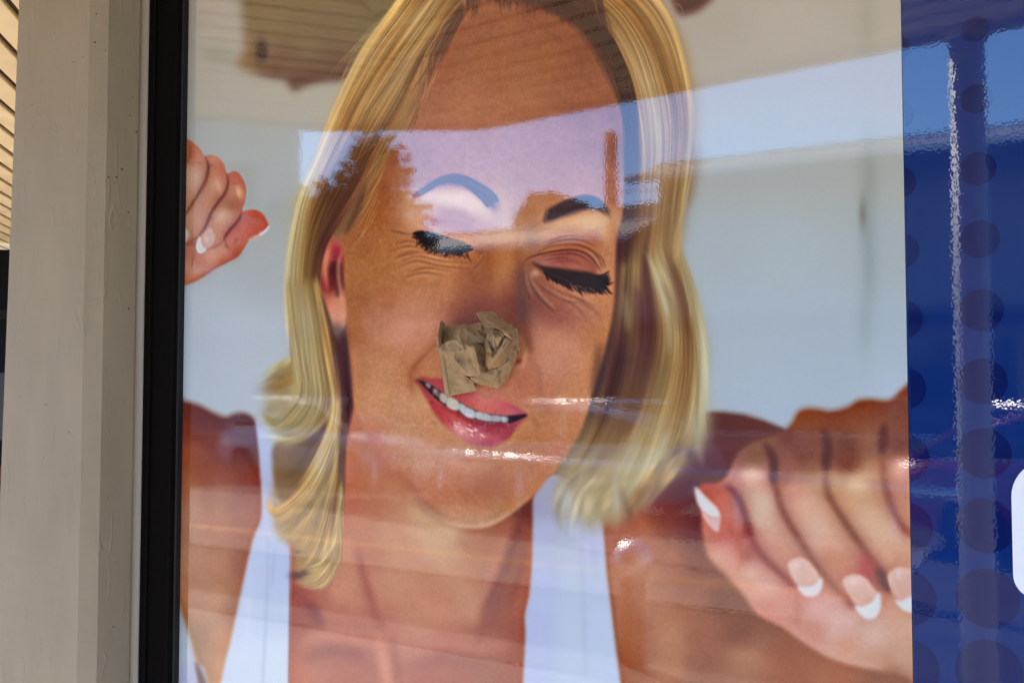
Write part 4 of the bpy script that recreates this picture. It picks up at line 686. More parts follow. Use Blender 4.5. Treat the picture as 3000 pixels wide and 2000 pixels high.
# ------------------------------------------------------------------ the poster
PX_L, PX_R = -1.436, -.2035
Z_B, Z_T = .72, 2.52
IW, IH = 1500, 2190
def poster_image():
    paint_portrait()
    jx, jz = np.meshgrid(PX_L+(np.arange(IW)+.5)/IW*(PX_R-PX_L), Z_B+(np.arange(IH)+.5)/IH*(Z_T-Z_B))
    P = np.stack([jx-CAM.x, np.full_like(jx, -CAM.y), jz-CAM.z], -1)
    dep = P@np.array(FWD)
    u = 1500+FOC*(P@np.array(RGT))/dep; v = 1000-FOC*(P@np.array(UPV))/dep
    cx = np.clip((u-PX0)*PS, 0, PW-1.001); cy = np.clip((v-PY0)*PS, 0, PH-1.001)
    x0 = cx.astype(int); y0 = cy.astype(int); fx = (cx-x0)[..., None]; fy = (cy-y0)[..., None]
    a = CV[y0, x0]*(1-fx)*(1-fy)+CV[y0, x0+1]*fx*(1-fy)+CV[y0+1, x0]*(1-fx)*fy+CV[y0+1, x0+1]*fx*fy
    a = np.clip(a/255, 0, 1)
    lin = np.where(a <= .04045, a/12.92, ((a+.055)/1.055)**2.4)
    img = bpy.data.images.new('portrait_print', IW, IH, alpha=False, float_buffer=True)
    img.colorspace_settings.name = 'Linear Rec.709'
    buf = np.ones((IH, IW, 4), np.float32); buf[..., :3] = lin*PRINT_GAIN
    img.pixels.foreach_set(buf.ravel()); img.update(); img.pack()
    return img
PRINT_GAIN = np.array((1.05, 1.0, .95), np.float32)
pm = glossy_print('portrait_gloss_print', poster_image())
po = box('portrait_poster', (PX_L, 0, Z_B), (PX_R, .006, Z_T), pm)
uv = po.data.uv_layers.new(name='UVMap')
for lp in po.data.loops:
    c = po.data.vertices[lp.vertex_index].co
    uv.data[lp.index].uv = ((c.x-PX_L)/(PX_R-PX_L), (c.z-Z_B)/(Z_T-Z_B))
tag(po, 'glossy poster of a laughing blonde woman in a white top with raised fists', 'poster')

# ------------------------------------------------------------------ blue panel with dots
blue_m = glossy_print('blue_gloss_vinyl', None, (.005, .026, .150))
dot_m = glossy_print('dark_blue_gloss_vinyl', None, (.003, .010, .092))
wht_m = mat('white_vinyl', (.82, .84, .88), .35, .4, var=.03, vscale=20)
bp = box('blue_sign_panel', (PX_R+.0006, .0008, Z_B), (1.36, .0068, Z_T), blue_m)
tag(bp, 'blue glossy sign panel with darker dots and white lettering, right of the poster', 'sign panel')
Q2 = [(2852,102,34),(2854,305,38),(2856,510,43),(2860,716,48),(2864,924,53),(2868,1133,58),(2870,1345,64),(2874,1555,69),(2879,1769,75),(2884,1983,80)]
for k in range(-3, 14):
    z2 = 1.9735-.0828*k; r2 = .0150+.0023*k if k >= 0 else .0150+.0018*k
    for cxw, zz, rr in ((-.1215, z2, r2), (-.2085, z2-.008, r2*.97), (-.0345, z2+.008, r2*1.0)):
        if rr < .006 or zz-rr < Z_B+.01: continue
        if cxw > -.1 and zz < 1.52: continue
        seg = 56; ring = [(cxw+rr*math.cos(2*math.pi*i/seg), zz+rr*math.sin(2*math.pi*i/seg)) for i in range(seg)]
        ring = [(x, z) for x, z in ring if x > PX_R+.0012]
        if len(ring) < seg:   # cut by the poster's edge
            ring = sorted(ring, key=lambda q: math.atan2(q[1]-zz, q[0]-cxw))
        n = len(ring)
        v = [(x, .0003, z) for x, z in ring]+[(x, .0012, z) for x, z in ring]
        f = [tuple(range(n))]+[(i, (i+1) % n, n+(i+1) % n, n+i) for i in range(n)]
        fixn(obj('dot', v, f, dot_m, bp))
# white lettering: its rounded left end shows at the right edge of the picture
def rrect(x0, x1, z0, z1, rads, n=10):
    pts = []
    for cx, cz, r, a0 in ((x1-rads[0], z1-rads[0], rads[0], 0), (x0+rads[1], z1-rads[1], rads[1], 90), (x0+rads[2], z0+rads[2], rads[2], 180), (x1-rads[3], z0+rads[3], rads[3], 270)):
        for i in range(n+1):
            a = math.radians(a0+90*i/n); pts.append((cx+r*math.cos(a), cz+r*math.sin(a)))
    return pts
L0 = wall(2965, 1540)
pts = rrect(L0.x, L0.x+.085, wall(2985, 1752).z, wall(2990, 1355).z+.006, (.03, .045, .026, .02))
n = len(pts)
fixn(obj('white_letter', [(x, -.0001, z) for x, z in pts]+[(x, .0011, z) for x, z in pts], [tuple(range(n))]+[(i, (i+1) % n, n+(i+1) % n, n+i) for i in range(n)], wht_m, bp))

# ------------------------------------------------------------------ black frame, column, wall
blk = mat('black_powder_coat', (.005, .004, .0033), .6, .03, bump=.00004, bscale=900)
blk2 = mat('black_gasket', (.004, .0035, .0035), .5, .3)
fr = empty('window_frame', (-1.47, 0, Z_B-.08)); tag(fr, 'black metal frame around the poster and the blue panel', 'frame')
def reparent(o, p):
    o.parent = p; o.matrix_parent_inverse = Matrix.Translation(-Vector(p.location)); return o
FZ0, FZ1 = Z_B-.08, Z_T+.08
st = prism('stile', [(-1.5065,.012),(-1.5065,-.026),(-1.5035,-.029),(-1.4905,-.029),(-1.4885,-.0275),(-1.4885,-.022),(-1.446,-.016),(-1.446,-.0215),(-1.4445,-.023),(-1.4375,-.023),(-1.4365,-.0215),(-1.4365,.012)], FZ0, FZ1, blk); reparent(st, fr)
g = prism('gasket', [(-1.4363,-.012),(-1.4335,-.010),(-1.4325,-.0006),(-1.4363,-.0006)], Z_B, Z_T, blk2); reparent(g, fr)
reparent(box('rail', (-1.436, -.026, FZ0), (1.36, .012, Z_B), blk, bev=.002), fr)
reparent(box('rail', (-1.436, -.026, Z_T), (1.36, .012, FZ1), blk, bev=.002), fr)
reparent(box('stile', (1.3605, -.026, FZ0), (1.43, .012, FZ1), blk, bev=.002), fr)

def paint_mat(name, col):
    """hand-painted render: faint roller texture, pits and drips"""
    m = bpy.data.materials.new(name); m.use_nodes = True
    n = m.node_tree.nodes; l = m.node_tree.links; b = n['Principled BSDF']
    b.inputs['Roughness'].default_value = .62; b.inputs['Specular IOR Level'].default_value = .3
    g = n.new('ShaderNodeNewGeometry')
    mp = n.new('ShaderNodeMapping'); l.new(g.outputs['Position'], mp.inputs['Vector']); mp.inputs['Scale'].default_value = (1, 1, .3)
    a = n.new('ShaderNodeTexNoise'); a.inputs['Scale'].default_value = 14; a.inputs['Detail'].default_value = 7; l.new(mp.outputs[0], a.inputs['Vector'])
    r = n.new('ShaderNodeValToRGB'); r.color_ramp.elements[0].position = .3; r.color_ramp.elements[1].position = .72
    r.color_ramp.elements[0].color = (*[c*.9 for c in col], 1); r.color_ramp.elements[1].color = (*[c*1.05 for c in col], 1); l.new(a.outputs['Fac'], r.inputs[0])
    # small dark pits
    v = n.new('ShaderNodeTexVoronoi'); v.inputs['Scale'].default_value = 46; l.new(g.outputs['Position'], v.inputs['Vector'])
    wn = n.new('ShaderNodeTexNoise'); wn.inputs['Scale'].default_value = 9; wn.inputs['Detail'].default_value = 2; l.new(g.outputs['Position'], wn.inputs['Vector'])
    th = n.new('ShaderNodeMapRange'); th.inputs['From Min'].default_value = .5; th.inputs['From Max'].default_value = .8; th.inputs['To Min'].default_value = .0; th.inputs['To Max'].default_value = .2; l.new(wn.outputs['Fac'], th.inputs['Value'])
    lt = n.new('ShaderNodeMath'); lt.operation = 'LESS_THAN'; l.new(v.outputs['Distance'], lt.inputs[0]); l.new(th.outputs[0], lt.inputs[1])
    mx = n.new('ShaderNodeMix'); mx.data_type = 'RGBA'; l.new(lt.outputs[0], mx.inputs['Factor']); l.new(r.outputs[0], mx.inputs['A']); mx.inputs['B'].default_value = (.07, .055, .045, 1)
    l.new(mx.outputs['Result'], b.inputs['Base Color'])
    f = n.new('ShaderNodeTexNoise'); f.inputs['Scale'].default_value = 330; f.inputs['Detail'].default_value = 3; l.new(mp.outputs[0], f.inputs['Vector'])
    h2 = n.new('ShaderNodeTexNoise'); h2.inputs['Scale'].default_value = 38; h2.inputs['Detail'].default_value = 5; h2.inputs['Distortion'].default_value = 1.5; l.new(mp.outputs[0], h2.inputs['Vector'])
    pw = n.new('ShaderNodeMapRange'); pw.inputs['From Min'].default_value = .58; pw.inputs['From Max'].default_value = .75; pw.inputs['To Max'].default_value = 1.; l.new(h2.outputs['Fac'], pw.inputs['Value'])
    s1 = n.new('ShaderNodeMath'); s1.operation = 'MULTIPLY'; l.new(f.outputs['Fac'], s1.inputs[0]); s1.inputs[1].default_value = .22
    s2 = n.new('ShaderNodeMath'); s2.operation = 'MULTIPLY_ADD'; l.new(pw.outputs[0], s2.inputs[0]); s2.inputs[1].default_value = .9; l.new(s1.outputs[0], s2.inputs[2])
    s3 = n.new('ShaderNodeMath'); s3.operation = 'MULTIPLY_ADD'; l.new(lt.outputs[0], s3.inputs[0]); s3.inputs[1].default_value = -1.2; l.new(s2.outputs[0], s3.inputs[2])
    bn = n.new('ShaderNodeBump'); bn.inputs['Distance'].default_value = .0011; bn.inputs['Strength'].default_value = 1; l.new(s3.outputs[0], bn.inputs['Height']); l.new(bn.outputs[0], b.inputs['Normal'])
    return m
beige = paint_mat('beige_wall_paint', (.305, .238, .158))
col = empty('wall_column', (-1.63, -.05, 0)); tag(col, 'beige painted square column with chamfered corner and pitted paint, left of the poster', 'column')
# shaft as a finely divided skin so its arrises can wobble a little
plan = [(-1.524,.03),(-1.524,-.101),(-1.5465,-.1235),(-1.763,-.1235),(-1.773,-.113),(-1.773,.16),(-1.60,.16),(-1.60,.03)]
zs = np.linspace(0, 2.9, 240); V = []; Fc = []
for i, z in enumerate(zs):
    for k, (x, y) in enumerate(plan):
        wv = .0009*mnoise.noise((x*3, y*3+k, z*9))+.0005*mnoise.noise((k*3.1, 1.7, z*42))
        if k in (3, 4, 5): x += .0245*(z-1.75)+.0005
        V.append((x+wv, y+wv*(-1 if k in (1, 2, 3) else 1), z))
m_ = len(plan)
for i in range(len(zs)-1):
    for k in range(m_): Fc.append((i*m_+k, i*m_+(k+1) % m_, (i+1)*m_+(k+1) % m_, (i+1)*m_+k))
reparent(fixn(obj('shaft', V, Fc, beige)), col)
seal = mat('paint_caulk', (.30, .25, .195), .6, .3, bump=.0003, bscale=120)
V = []; Fc = []; zs = np.linspace(.6, 2.66, 260)
for i, z in enumerate(zs):
    wv = .0022*mnoise.noise((0, 3, z*5))+.001*mnoise.noise((2, 3, z*26))
    for x, y in ((-1.524, -.030), (-1.520, -.034), (-1.511+wv, -.0335), (-1.5055+wv, -.0295), (-1.505+wv, -.02)): V.append((x, y, z))
for i in range(len(zs)-1):
    for k in range(4): Fc.append((i*5+k, i*5+k+1, (i+1)*5+k+1, (i+1)*5+k))
reparent(fixn(obj('caulk_bead', V, Fc, seal, smooth=True)), col)
sw = prism('shop_wall', [(-1.60,.02),(4.5,.02),(4.5,.30),(-1.60,.30)], 0, 4.3, beige); tag(sw, 'beige painted shop wall that carries the framed poster', 'wall')

# ------------------------------------------------------------------ canopy over the footpath
tanb = mat('tan_soffit_board', (.74, .58, .35), .55, .3, var=.16, vscale=3.5, bump=.0002, bscale=40)
darkb = mat('dark_soffit_backing', (.05, .038, .026), .9)
fasc = mat('fascia_paint', (.50, .46, .40), .5, .3, var=.06, vscale=3)
roofm = mat('canopy_roof_sheet', (.42, .43, .43), .45, .4, var=.1, vscale=2)
CZ = 2.9
can = empty('canopy', (0, -1.4, CZ)); tag(can, 'flat canopy of tan boards over the footpath in front of the poster', 'canopy')
def clip(poly, region):
    """convex clip of poly by region (both anticlockwise lists of (x, y))"""
    out = poly
    for i in range(len(region)):
        a, b = region[i], region[(i+1) % len(region)]
        inp, out = out, []
        sd_ = lambda p: (b[0]-a[0])*(p[1]-a[1])-(b[1]-a[1])*(p[0]-a[0])
        for j in range(len(inp)):
            p, q = inp[j], inp[(j+1) % len(inp)]
            sp, sq = sd_(p), sd_(q)
            if sp >= 0: out.append(p)
            if (sp >= 0) != (sq >= 0):
                t = sp/(sp-sq); out.append((p[0]+(q[0]-p[0])*t, p[1]+(q[1]-p[1])*t))
        if not out: return []
    return out
def boards(region, d, pitch, gap, parent):
    L = math.hypot(*d); d = (d[0]/L, d[1]/L); nrm = (-d[1], d[0])
    ps = [x*nrm[0]+y*nrm[1] for x, y in region]
    k = math.floor(min(ps)/pitch)
    while k*pitch < max(ps):
        a, b = k*pitch+gap/2, (k+1)*pitch-gap/2
        q = [(d[0]*s+nrm[0]*o, d[1]*s+nrm[1]*o) for s, o in ((-30, a), (30, a), (30, b), (-30, b))]
        c = clip(q, region)
        if len(c) > 2:
            jz = random.uniform(-.0008, .0008)
            n = len(c); zl = CZ+jz
            e = .004
            # slightly eased lower arrises: an inset lower face
            cx = sum(p[0] for p in c)/n; cy = sum(p[1] for p in c)/n
            low = [(x-nrm[0]*e*(1 if (x-cx)*nrm[0]+(y-cy)*nrm[1] > 0 else -1), y-nrm[1]*e*(1 if (x-cx)*nrm[0]+(y-cy)*nrm[1] > 0 else -1)) for x, y in c]
            v = [(x, y, zl) for x, y in low]+[(x, y, zl+e) for x, y in c]+[(x, y, zl+.018) for x, y in c]
            f = [tuple(range(n))[::-1], tuple(range(2*n, 3*n))]
            for r in (0, n): f += [(r+i, r+(i+1) % n, r+n+(i+1) % n, r+n+i) for i in range(n)]
            reparent(fixn(obj('board', v, f, tanb)), parent)
        k += 1
EC = (-2.72, -3.06)                                    # outer corner of the canopy
EDR = (1, .112); EDL = (-.643, .766)
RE = (4.5, EC[1]+(4.5-EC[0])*.112)
reg_r = [(-1.72, .015), EC, RE, (4.5, .015)]
reg_l = [(-1.742, .03), (-7.6, 7.0), (-10.3, 4.7), (-3.45, -2.66), EC]
boards(reg_r, EDR, .15, .026, can)
boards(reg_l, EDL, .14, .03, can)
for nm, pl in (('backing', [(4.5,.018),(-1.72,.018),(-7.6,7.0),(-10.3,4.7),(-3.45,-2.66),EC,RE]),):
    reparent(prism(nm, pl, CZ+.0205, CZ+.06, darkb), can)
    reparent(prism('roof_sheet', pl, CZ+.062, CZ+.2, roofm), can)
def strip(name, a, b, t, z0, z1, m, parent):
    a, b = Vector((*a, 0)), Vector((*b, 0)); d = (b-a).normalized(); nn = Vector((d.y, -d.x, 0))*t
    o = prism(name, [(p.x, p.y) for p in (a, b, b+nn, a+nn)], z0, z1, m); return reparent(o, parent)
strip('fascia', RE, EC, -.04, CZ-.03, CZ+.26, fasc, can)
strip('fascia', EC, (-3.45, -2.66), -.04, CZ-.03, CZ+.26, fasc, can)
strip('fascia', (-3.45, -2.66), (-10.3, 4.7), -.04, CZ-.03, CZ+.26, fasc, can)

# round post at the canopy's edge: only its mirror image shows, in the blue panel
postm = mat('white_post_paint', (.62, .61, .59), .5, .35, var=.05, vscale=5)
cp = empty('canopy_post', (-.415, -2.83, 0)); tag(cp, 'round pale post at the canopy edge, mirrored in the blue panel', 'post')
v, f = [], []; tube(v, f, (0, 0, 0), (0, 0, CZ), .062, .062, 32); obj('shaft', v, f, postm, cp, True)
v, f = [], []; tube(v, f, (0, 0, 0), (0, 0, .012), .12, .12, 24); obj('base_plate', v, f, postm, cp)
v, f = [], []; tube(v, f, (0, 0, CZ-.035), (0, 0, CZ-.001), .085, .085, 24); obj('cap_plate', v, f, postm, cp)

# ------------------------------------------------------------------ the dark shopfront at the end of the covered walk (left edge)
glass_d = mat('dark_shop_glass', (.006, .006, .008), .35, .08)
alum = mat('dark_aluminium', (.012, .011, .010), .6, .1)
esf = empty('dark_shopfront', (-8.9, 4.5, 0), math.atan2(.643, .766)); tag(esf, 'dark shopfront under the tan boards, behind the column at the left edge', 'shopfront')
for i in range(7):
    x = -3.5+i*1.0
    box('mullion', (x-.03, -.05, 0), (x+.03, .05, 2.9), alum, esf)
    if i < 6:
        box('pane', (x+.031, -.006, .36), (x+.969, .006, 2.2), glass_d, esf)
        box('pane', (x+.031, -.006, 2.29), (x+.969, .006, 2.85), glass_d, esf)
        box('transom', (x+.0305, -.04, 2.2), (x+.9695, .04, 2.29), alum, esf)
        box('sill_panel', (x+.0305, -.03, 0), (x+.9695, .03, .36), alum, esf)
redm = mat('red_sign_paint', (.10, .008, .008), .5)
greym = mat('grey_notice', (.045, .045, .05), .6)
for nm, px, py, wd, ht, m in (('notice', 14, 1190, .16, .62, greym), ('red_label', 5, 1385, .10, .13, redm)):
    vv = ray(px, py); 
    nrm = Vector((-.643, .766, 0)); t = ((Vector((-8.9, 4.5, 0))-CAM).dot(nrm)-.02)/vv.dot(nrm); P = CAM+vv*t
    q = Vector((.766, .643, 0)); lx = (P-Vector((-8.9, 4.5, 0))).dot(q)
    box(nm, (lx-wd/2, -.016, P.z-ht/2), (lx+wd/2, -.009, P.z+ht/2), m, esf)
lw = prism('side_wall', [(-1.742,.162),(-7.9,7.5),(-7.7,7.65),(-1.62,.32)], 0, 4.3, beige); tag(lw, 'beige side wall running back behind the column', 'wall')

# ------------------------------------------------------------------ ground and street
asph = mat('asphalt', (.075, .072, .068), .85, .3, var=.3, vscale=3, bump=.003, bscale=90)
conc = mat('footpath_concrete', (.45, .40, .33), .8, .3, var=.15, vscale=2.2, bump=.001, bscale=50)
pale = mat('pale_concrete', (.24, .215, .18), .8, .3, var=.12, vscale=3)
orange = mat('orange_line_paint', (.70, .38, .10), .6, .3, var=.2, vscale=30)
def slab(name, x0, y0, x1, y1, z0, z1, m, slope=.06):
    """level strip running along the street (which turns slightly against the wall)"""
    v = [(x0, y0+slope*x0, z) for z in (z0, z1)]+[(x1, y0+slope*x1, z) for z in (z0, z1)]+[(x1, y1+slope*x1, z) for z in (z0, z1)]+[(x0, y1+slope*x0, z) for z in (z0, z1)]
    f = [(0,2,3,1),(2,4,5,3),(4,6,7,5),(6,0,1,7),(1,3,5,7),(0,6,4,2)]
    o = fixn(obj(name, v, f, m)); return o
gd = obj('ground', [(-600,-600,-.17),(600,-600,-.17),(600,600,-.17),(-600,600,-.17)], [(0,1,2,3)], asph); tag(gd, kind='structure')
fp = prism('footpath', [(-40, 30), (-40, -5.9), (30, -2.0), (30, 30)], -.16, 0, conc); tag(fp, kind='structure')
tag(slab('kerb', -40, -3.92, 30, -3.62, -.165, .008, pale), kind='structure')
tag(slab('gutter', -40, -4.55, -1.6, -4.0, -.165, -.145, pale), kind='structure')
tag(slab('parking_bay', -60, -10.4, -1.6, -6.3, -.165, -.15, pale), kind='structure')
tag(slab('orange_road_line', -60, -7.35, -1.8, -7.2, -.149, -.146, orange), kind='structure')
tag(slab('far_footpath', -80, -60, 60, -15.2, -.165, 0, pale, .03), kind='structure')

# ------------------------------------------------------------------ opposite side: shops, house, pole, tree
cream = mat('cream_render', (.38, .33, .27), .8, .2, var=.1, vscale=.6)
tilem = mat('brown_roof', (.20, .14, .10), .8, .2, var=.2, vscale=2)
whitep = mat('white_gutter', (.78, .78, .76), .4, .4)
dglass = mat('shop_glass', (.03, .035, .04), .08, .5)
verm = mat('verandah_metal', (.10, .10, .10), .5, .3)
paler = mat('pale_roof_sheet', (.50, .45, .38), .6, .3, var=.1, vscale=.8)
def shop_row(name, label, x0, x1, y, h, gut, seed):
    r = empty(name, ((x0+x1)/2, y, 0)); tag(r, label, 'building')
    hw = (x1-x0)/2
    box('wall', (-hw, -9, 0), (hw, 0, h), cream, r)
    box('parapet_cap', (-hw-.06, -.16, h+.001), (hw+.06, .1, h+.09), whitep, r)
    box('gutter', (-hw, 2.102, gut), (hw, 2.26, gut+.15), whitep, r)
    v = [(-hw, .14, h-.02), (hw, .14, h-.02), (hw, 2.1, gut+.16), (-hw, 2.1, gut+.16)]
    fixn(obj('roof', v+[(x, y, z-.08) for x, y, z in v], [(0,1,2,3),(7,6,5,4),(0,4,5,1),(1,5,6,2),(2,6,7,3),(3,7,4,0)], paler, r))
    box('verandah_roof', (-hw, .135, 3.1), (hw, 2.8, 3.28), verm, r)
    n = int((x1-x0)/2.6)
    for i in range(n):
        a = -hw+.4+i*(2*hw-.4)/n
        wn = box('window', (a, .003, .5), (a+(2*hw-.4)/n-.4, .06, 2.7), dglass, r)
        box('sill', (a-.05, .003, .42), (a+(2*hw-.4)/n-.35, .12, .497), whitep, r)
    k = max(2, int((x1-x0)/4))
    for i in range(k+1):
        a = -hw+.1+i*(2*hw-.2)/k
        box('verandah_post', (a-.06, 2.6, 0), (a+.06, 2.72, 3.099), verm, r)
    return r
shop_row('shop_row', 'cream shops with a high parapet and white gutter across the street, mirrored at the right', -10.1, 10, -24, 7.42, 6.62, 1)
s2 = shop_row('shop_row', 'lower cream shops with a small gable across the street, mirrored over the forehead', -27.5, -10.2, -24.4, 6.15, 5.3, 2)
g_ = prism('gable', [(0,0),(0,0),(0,0)], 0, 1, cream) if False else None
box('raised_parapet', (3.95, -2.6, 6.25), (8.65, -.17, 6.62), cream, s2)
gv = [(4.0, -.2, 6.63), (5.75, -.2, 6.63), (5.25, -.2, 7.25), (4.45, -.2, 7.25)]
fixn(obj('gable', gv+[(x, -2.5, z) for x, y, z in gv], [(0,1,2,3),(7,6,5,4),(0,4,5,1),(1,5,6,2),(2,6,7,3),(3,7,4,0)], tilem, s2))
tb = empty('tall_block', (-34.15, -24.0, 0), math.radians(-41.8)); tag(tb, 'tall pale block at the far end of the street, mirrored left of the blonde hair', 'building')
greyr = mat('pale_grey_render', (.36, .37, .37), .8, .2, var=.08, vscale=.4)
box('wall', (-9, -5, 0), (8.6, 5, 14), greyr, tb); box('parapet_cap', (-9.1, -5.1, 14.001), (8.7, 5.1, 14.2), whitep, tb)
for fl in range(4):
    for k in range(5): box('window', (-7.5+k*3.2, 5.003, 1.2+fl*3.3), (-5.7+k*3.2, 5.05, 2.8+fl*3.3), dglass, tb)
pl = empty('power_pole', (-9.68, -20, 0)); tag(pl, 'plain wooden power pole across the street, mirrored over the forehead', 'pole')
wood = mat('weathered_timber', (.16, .12, .09), .9, .2, var=.25, vscale=6)
v, f = [], []; tube(v, f, (0, 0, 0), (0, 0, 7.45), .18, .14, 12); obj('shaft', v, f, wood, pl, True)
v, f = [], []
pp = [(0, -.15, 6.1)]
for i in range(1, 25): t = i/24; pp.append((30*t, -.15, 6.1-4*.5*t*(1-t)))
for a, b in zip(pp[:-1], pp[1:]): tube(v, f, a, b, .012, .012, 5)
obj('wire', v, f, verm, pl)

leafm = mat('leaf_green', (.06, .085, .035), .6, .3, var=.35, vscale=2.2)
barkm = mat('bark', (.11, .085, .06), .9, .2, var=.3, vscale=8, bump=.01, bscale=20)
def tree(x, y, h, blobs, label, nleaf=5200, seed=1):
    r = random.Random(seed)
    t = empty('street_tree', (x, y, 0)); tag(t, label, 'tree', 'trees along the street')
    v, f = [], []
    cz = min(b[2]-b[3] for b in blobs)+.3
    tube(v, f, (0, 0, 0), (.05, 0, cz), .16, .11, 10)
    for bx_, by_, bz_, br_ in blobs:
        tube(v, f, (.05, 0, cz-.1), (bx_*.6, by_*.6, bz_-br_*.3), .09, .04, 7)
        tube(v, f, (bx_*.6, by_*.6, bz_-br_*.3), (bx_, by_, bz_+br_*.4), .04, .015, 6)
    obj('trunk', v, f, barkm, t, True)
    v, f = [], []
    tot = sum(b[3]**2 for b in blobs)
    for bx_, by_, bz_, br_ in blobs:
        for _ in range(int(nleaf*br_**2/tot)):
            d = Vector((r.gauss(0, 1), r.gauss(0, 1), r.gauss(0, 1))).normalized()*br_*(r.random()**.45)*(1+.18*math.sin(7*r.random()))
            c = Vector((bx_, by_, bz_))+d
            a = Vector((r.gauss(0, 1), r.gauss(0, 1), r.gauss(0, 1))).normalized(); b = a.orthogonal().normalized(); s = r.uniform(.07, .15)
            i = len(v); v += [tuple(c+a*s), tuple(c+b*s*.5), tuple(c-a*s), tuple(c-b*s*.5)]; f.append((i, i+1, i+2, i+3))
    obj('crown', v, f, leafm, t)
tree(-12.3, -14, 6, [(0,0,4.3,1.1),(-.5,0,4.7,.9),(.45,0,5.3,.75),(.62,.1,5.85,.5),(-1.1,0,4.3,.8),(.7,-.2,4.5,.8),(.9,0,4.0,.75),(-1.6,.2,3.9,.7),(.2,.1,4.9,.7)], 'leafy street tree, mirrored over the blonde fringe', 9000, seed=3)
tree(-17.5, -18, 6, [(0,0,5.0,1.3),(1.0,0,4.8,1.1),(-1.1,0,4.7,1.1),(.3,.3,5.7,.8)], 'rounder tree farther down the street', 4200, 8)

# ------------------------------------------------------------------ parked cars
tyrem = mat('tyre_rubber', (.02, .02, .02), .8, .2); rimm = mat('alloy_rim', (.10, .10, .105), .4, .4, metal=.3)
cglass = mat('car_glass', (.015, .018, .02), .03, .6); lampm = mat('lamp_lens', (.7, .72, .75), .1, .6); tailm = mat('tail_lens', (.35, .015, .012), .15, .6); trimm = mat('chrome_trim', (.85, .85, .86), .42, .5, metal=1.)
def loft(name, sections, m, parent, smooth=True, cap=True):
    n = len(sections[0]); v = [p for s in sections for p in s]; f = []
    for i in range(len(sections)-1):
        for k in range(n): f.append((i*n+k, i*n+(k+1) % n, (i+1)*n+(k+1) % n, (i+1)*n+k))
    if cap: f += [tuple(range(n))[::-1], tuple((len(sections)-1)*n+k for k in range(n))]
    return fixn(obj(name, v, f, m, parent, smooth))
def car(x, y, rz, colr, label):
    paint = mat('car_paint', colr, .3, .5, coat=1.)
    c = empty('parked_car', (x, y, -.15), rz); tag(c, label, 'car', 'cars parked across the road')
    S = []
    for xx, w_, zb, zs_, zt in ((-2.18,.66,.42,.62,.80),(-2.1,.80,.30,.66,.92),(-1.7,.86,.22,.72,1.00),(-1.0,.88,.20,.74,1.00),(0,.885,.20,.74,.985),(.8,.88,.20,.73,.965),(1.2,.875,.20,.72,.93),(1.7,.85,.22,.68,.84),(2.05,.78,.28,.60,.72),(2.2,.62,.38,.52,.60)):
        half = [(0, zb), (w_*.86, zb), (w_*.985, zb+.10), (w_, zs_-.06), (w_*.985, zs_+.06), (w_*.90, zt-.02), (w_*.70, zt+.02), (0, zt+.035)]
        S.append([(xx, a, b) for a, b in half]+[(xx, -a, b) for a, b in half[-2:0:-1]])
    loft('body', S, paint, c)
    G = []
    for xx, wb, wt, zt in ((-1.95,.70,.66,1.0),(-1.45,.78,.60,1.30),(-.9,.79,.585,1.42),(-.2,.80,.58,1.455),(.35,.80,.58,1.43),(.75,.79,.62,1.22),(1.25,.76,.70,.96)):
        G.append([(xx, -wb, .93), (xx, wb, .93), (xx, wt+.02, zt-.05), (xx, wt-.06, zt-.004), (xx, -wt+.06, zt-.004), (xx, -wt-.02, zt-.05)])
    loft('glasshouse', G, cglass, c)
    R = []
    for xx, wt, zt in ((-1.5,.60,1.30),(-.9,.60,1.435),(-.2,.60,1.47),(.38,.60,1.44)):
        R.append([(xx, -wt, zt-.05), (xx, wt, zt-.05), (xx, wt-.06, zt), (xx, 0, zt+.022), (xx, -wt+.06, zt)])
    loft('roof', R, paint, c)
    for sy in (-1, 1):
        for a, b in (((-1.5, 1.29), (-1.95, .98)), ((.36, 1.43), (1.2, .98)), ((-.45, 1.455), (-.45, .96))):
            v, f = [], []; tube(v, f, (a[0], sy*.59, a[1]), (b[0], sy*(.70 if b[0] > 1 or b[0] < -1.5 else .80), b[1]), .03, .035, 6); obj('pillar', v, f, paint, c)
        v, f = [], []; tube(v, f, (-1.4, sy*.5, 1.53), (.35, sy*.5, 1.53), .028, .028, 14); obj('roof_streak_bar', v, f, trimm, c, True)  # metal bars added to throw a sun streak into the mirrored view
        box('window_trim', (-1.6, sy*.885-.006, .985), (.95, sy*.885+.006, 1.005), trimm, c)
        box('door_handle', (-.75, sy*.89-.012, .84), (-.57, sy*.89+.012, .865), trimm, c); box('door_handle', (.15, sy*.89-.012, .83), (.33, sy*.89+.012, .855), trimm, c)
        box('headlight', (1.98, sy*.58-.14, .58), (2.12, sy*.58+.14, .70), lampm, c, .02); box('tail_light', (-2.16, sy*.62-.13, .68), (-2.06, sy*.62+.13, .86), tailm, c, .02)
        box('mirror', (.62, sy*.95-.09, .96), (.76, sy*.95+.09, 1.07), paint, c, .03)
        for wx in (-1.32, 1.36):
            wh = empty('wheel', (wx, sy*.79, .32)); wh.parent = c
            v, f = [], []; tube(v, f, (0, -.1, 0), (0, .1, 0), .32, .32, 28); obj('tyre', v, f, tyrem, wh)
            v, f = [], []; tube(v, f, (0, -.105, 0), (0, .105, 0), .205, .205, 20); obj('rim', v, f, rimm, wh)
    box('bumper', (2.12, -.6, .34), (2.24, .6, .46), trimm, c, .03); box('bumper', (-2.24, -.6, .40), (-2.12, .6, .52), trimm, c, .03)
    return c
A0 = math.atan(.06)
car(-12.8, -13.8, A0, (.72, .72, .70), 'white parked car, leftmost of the cars across the road')
car(-6.6, -11.5, A0+math.pi, (.42, .44, .46), 'silver parked car between the white one and the red one across the road')
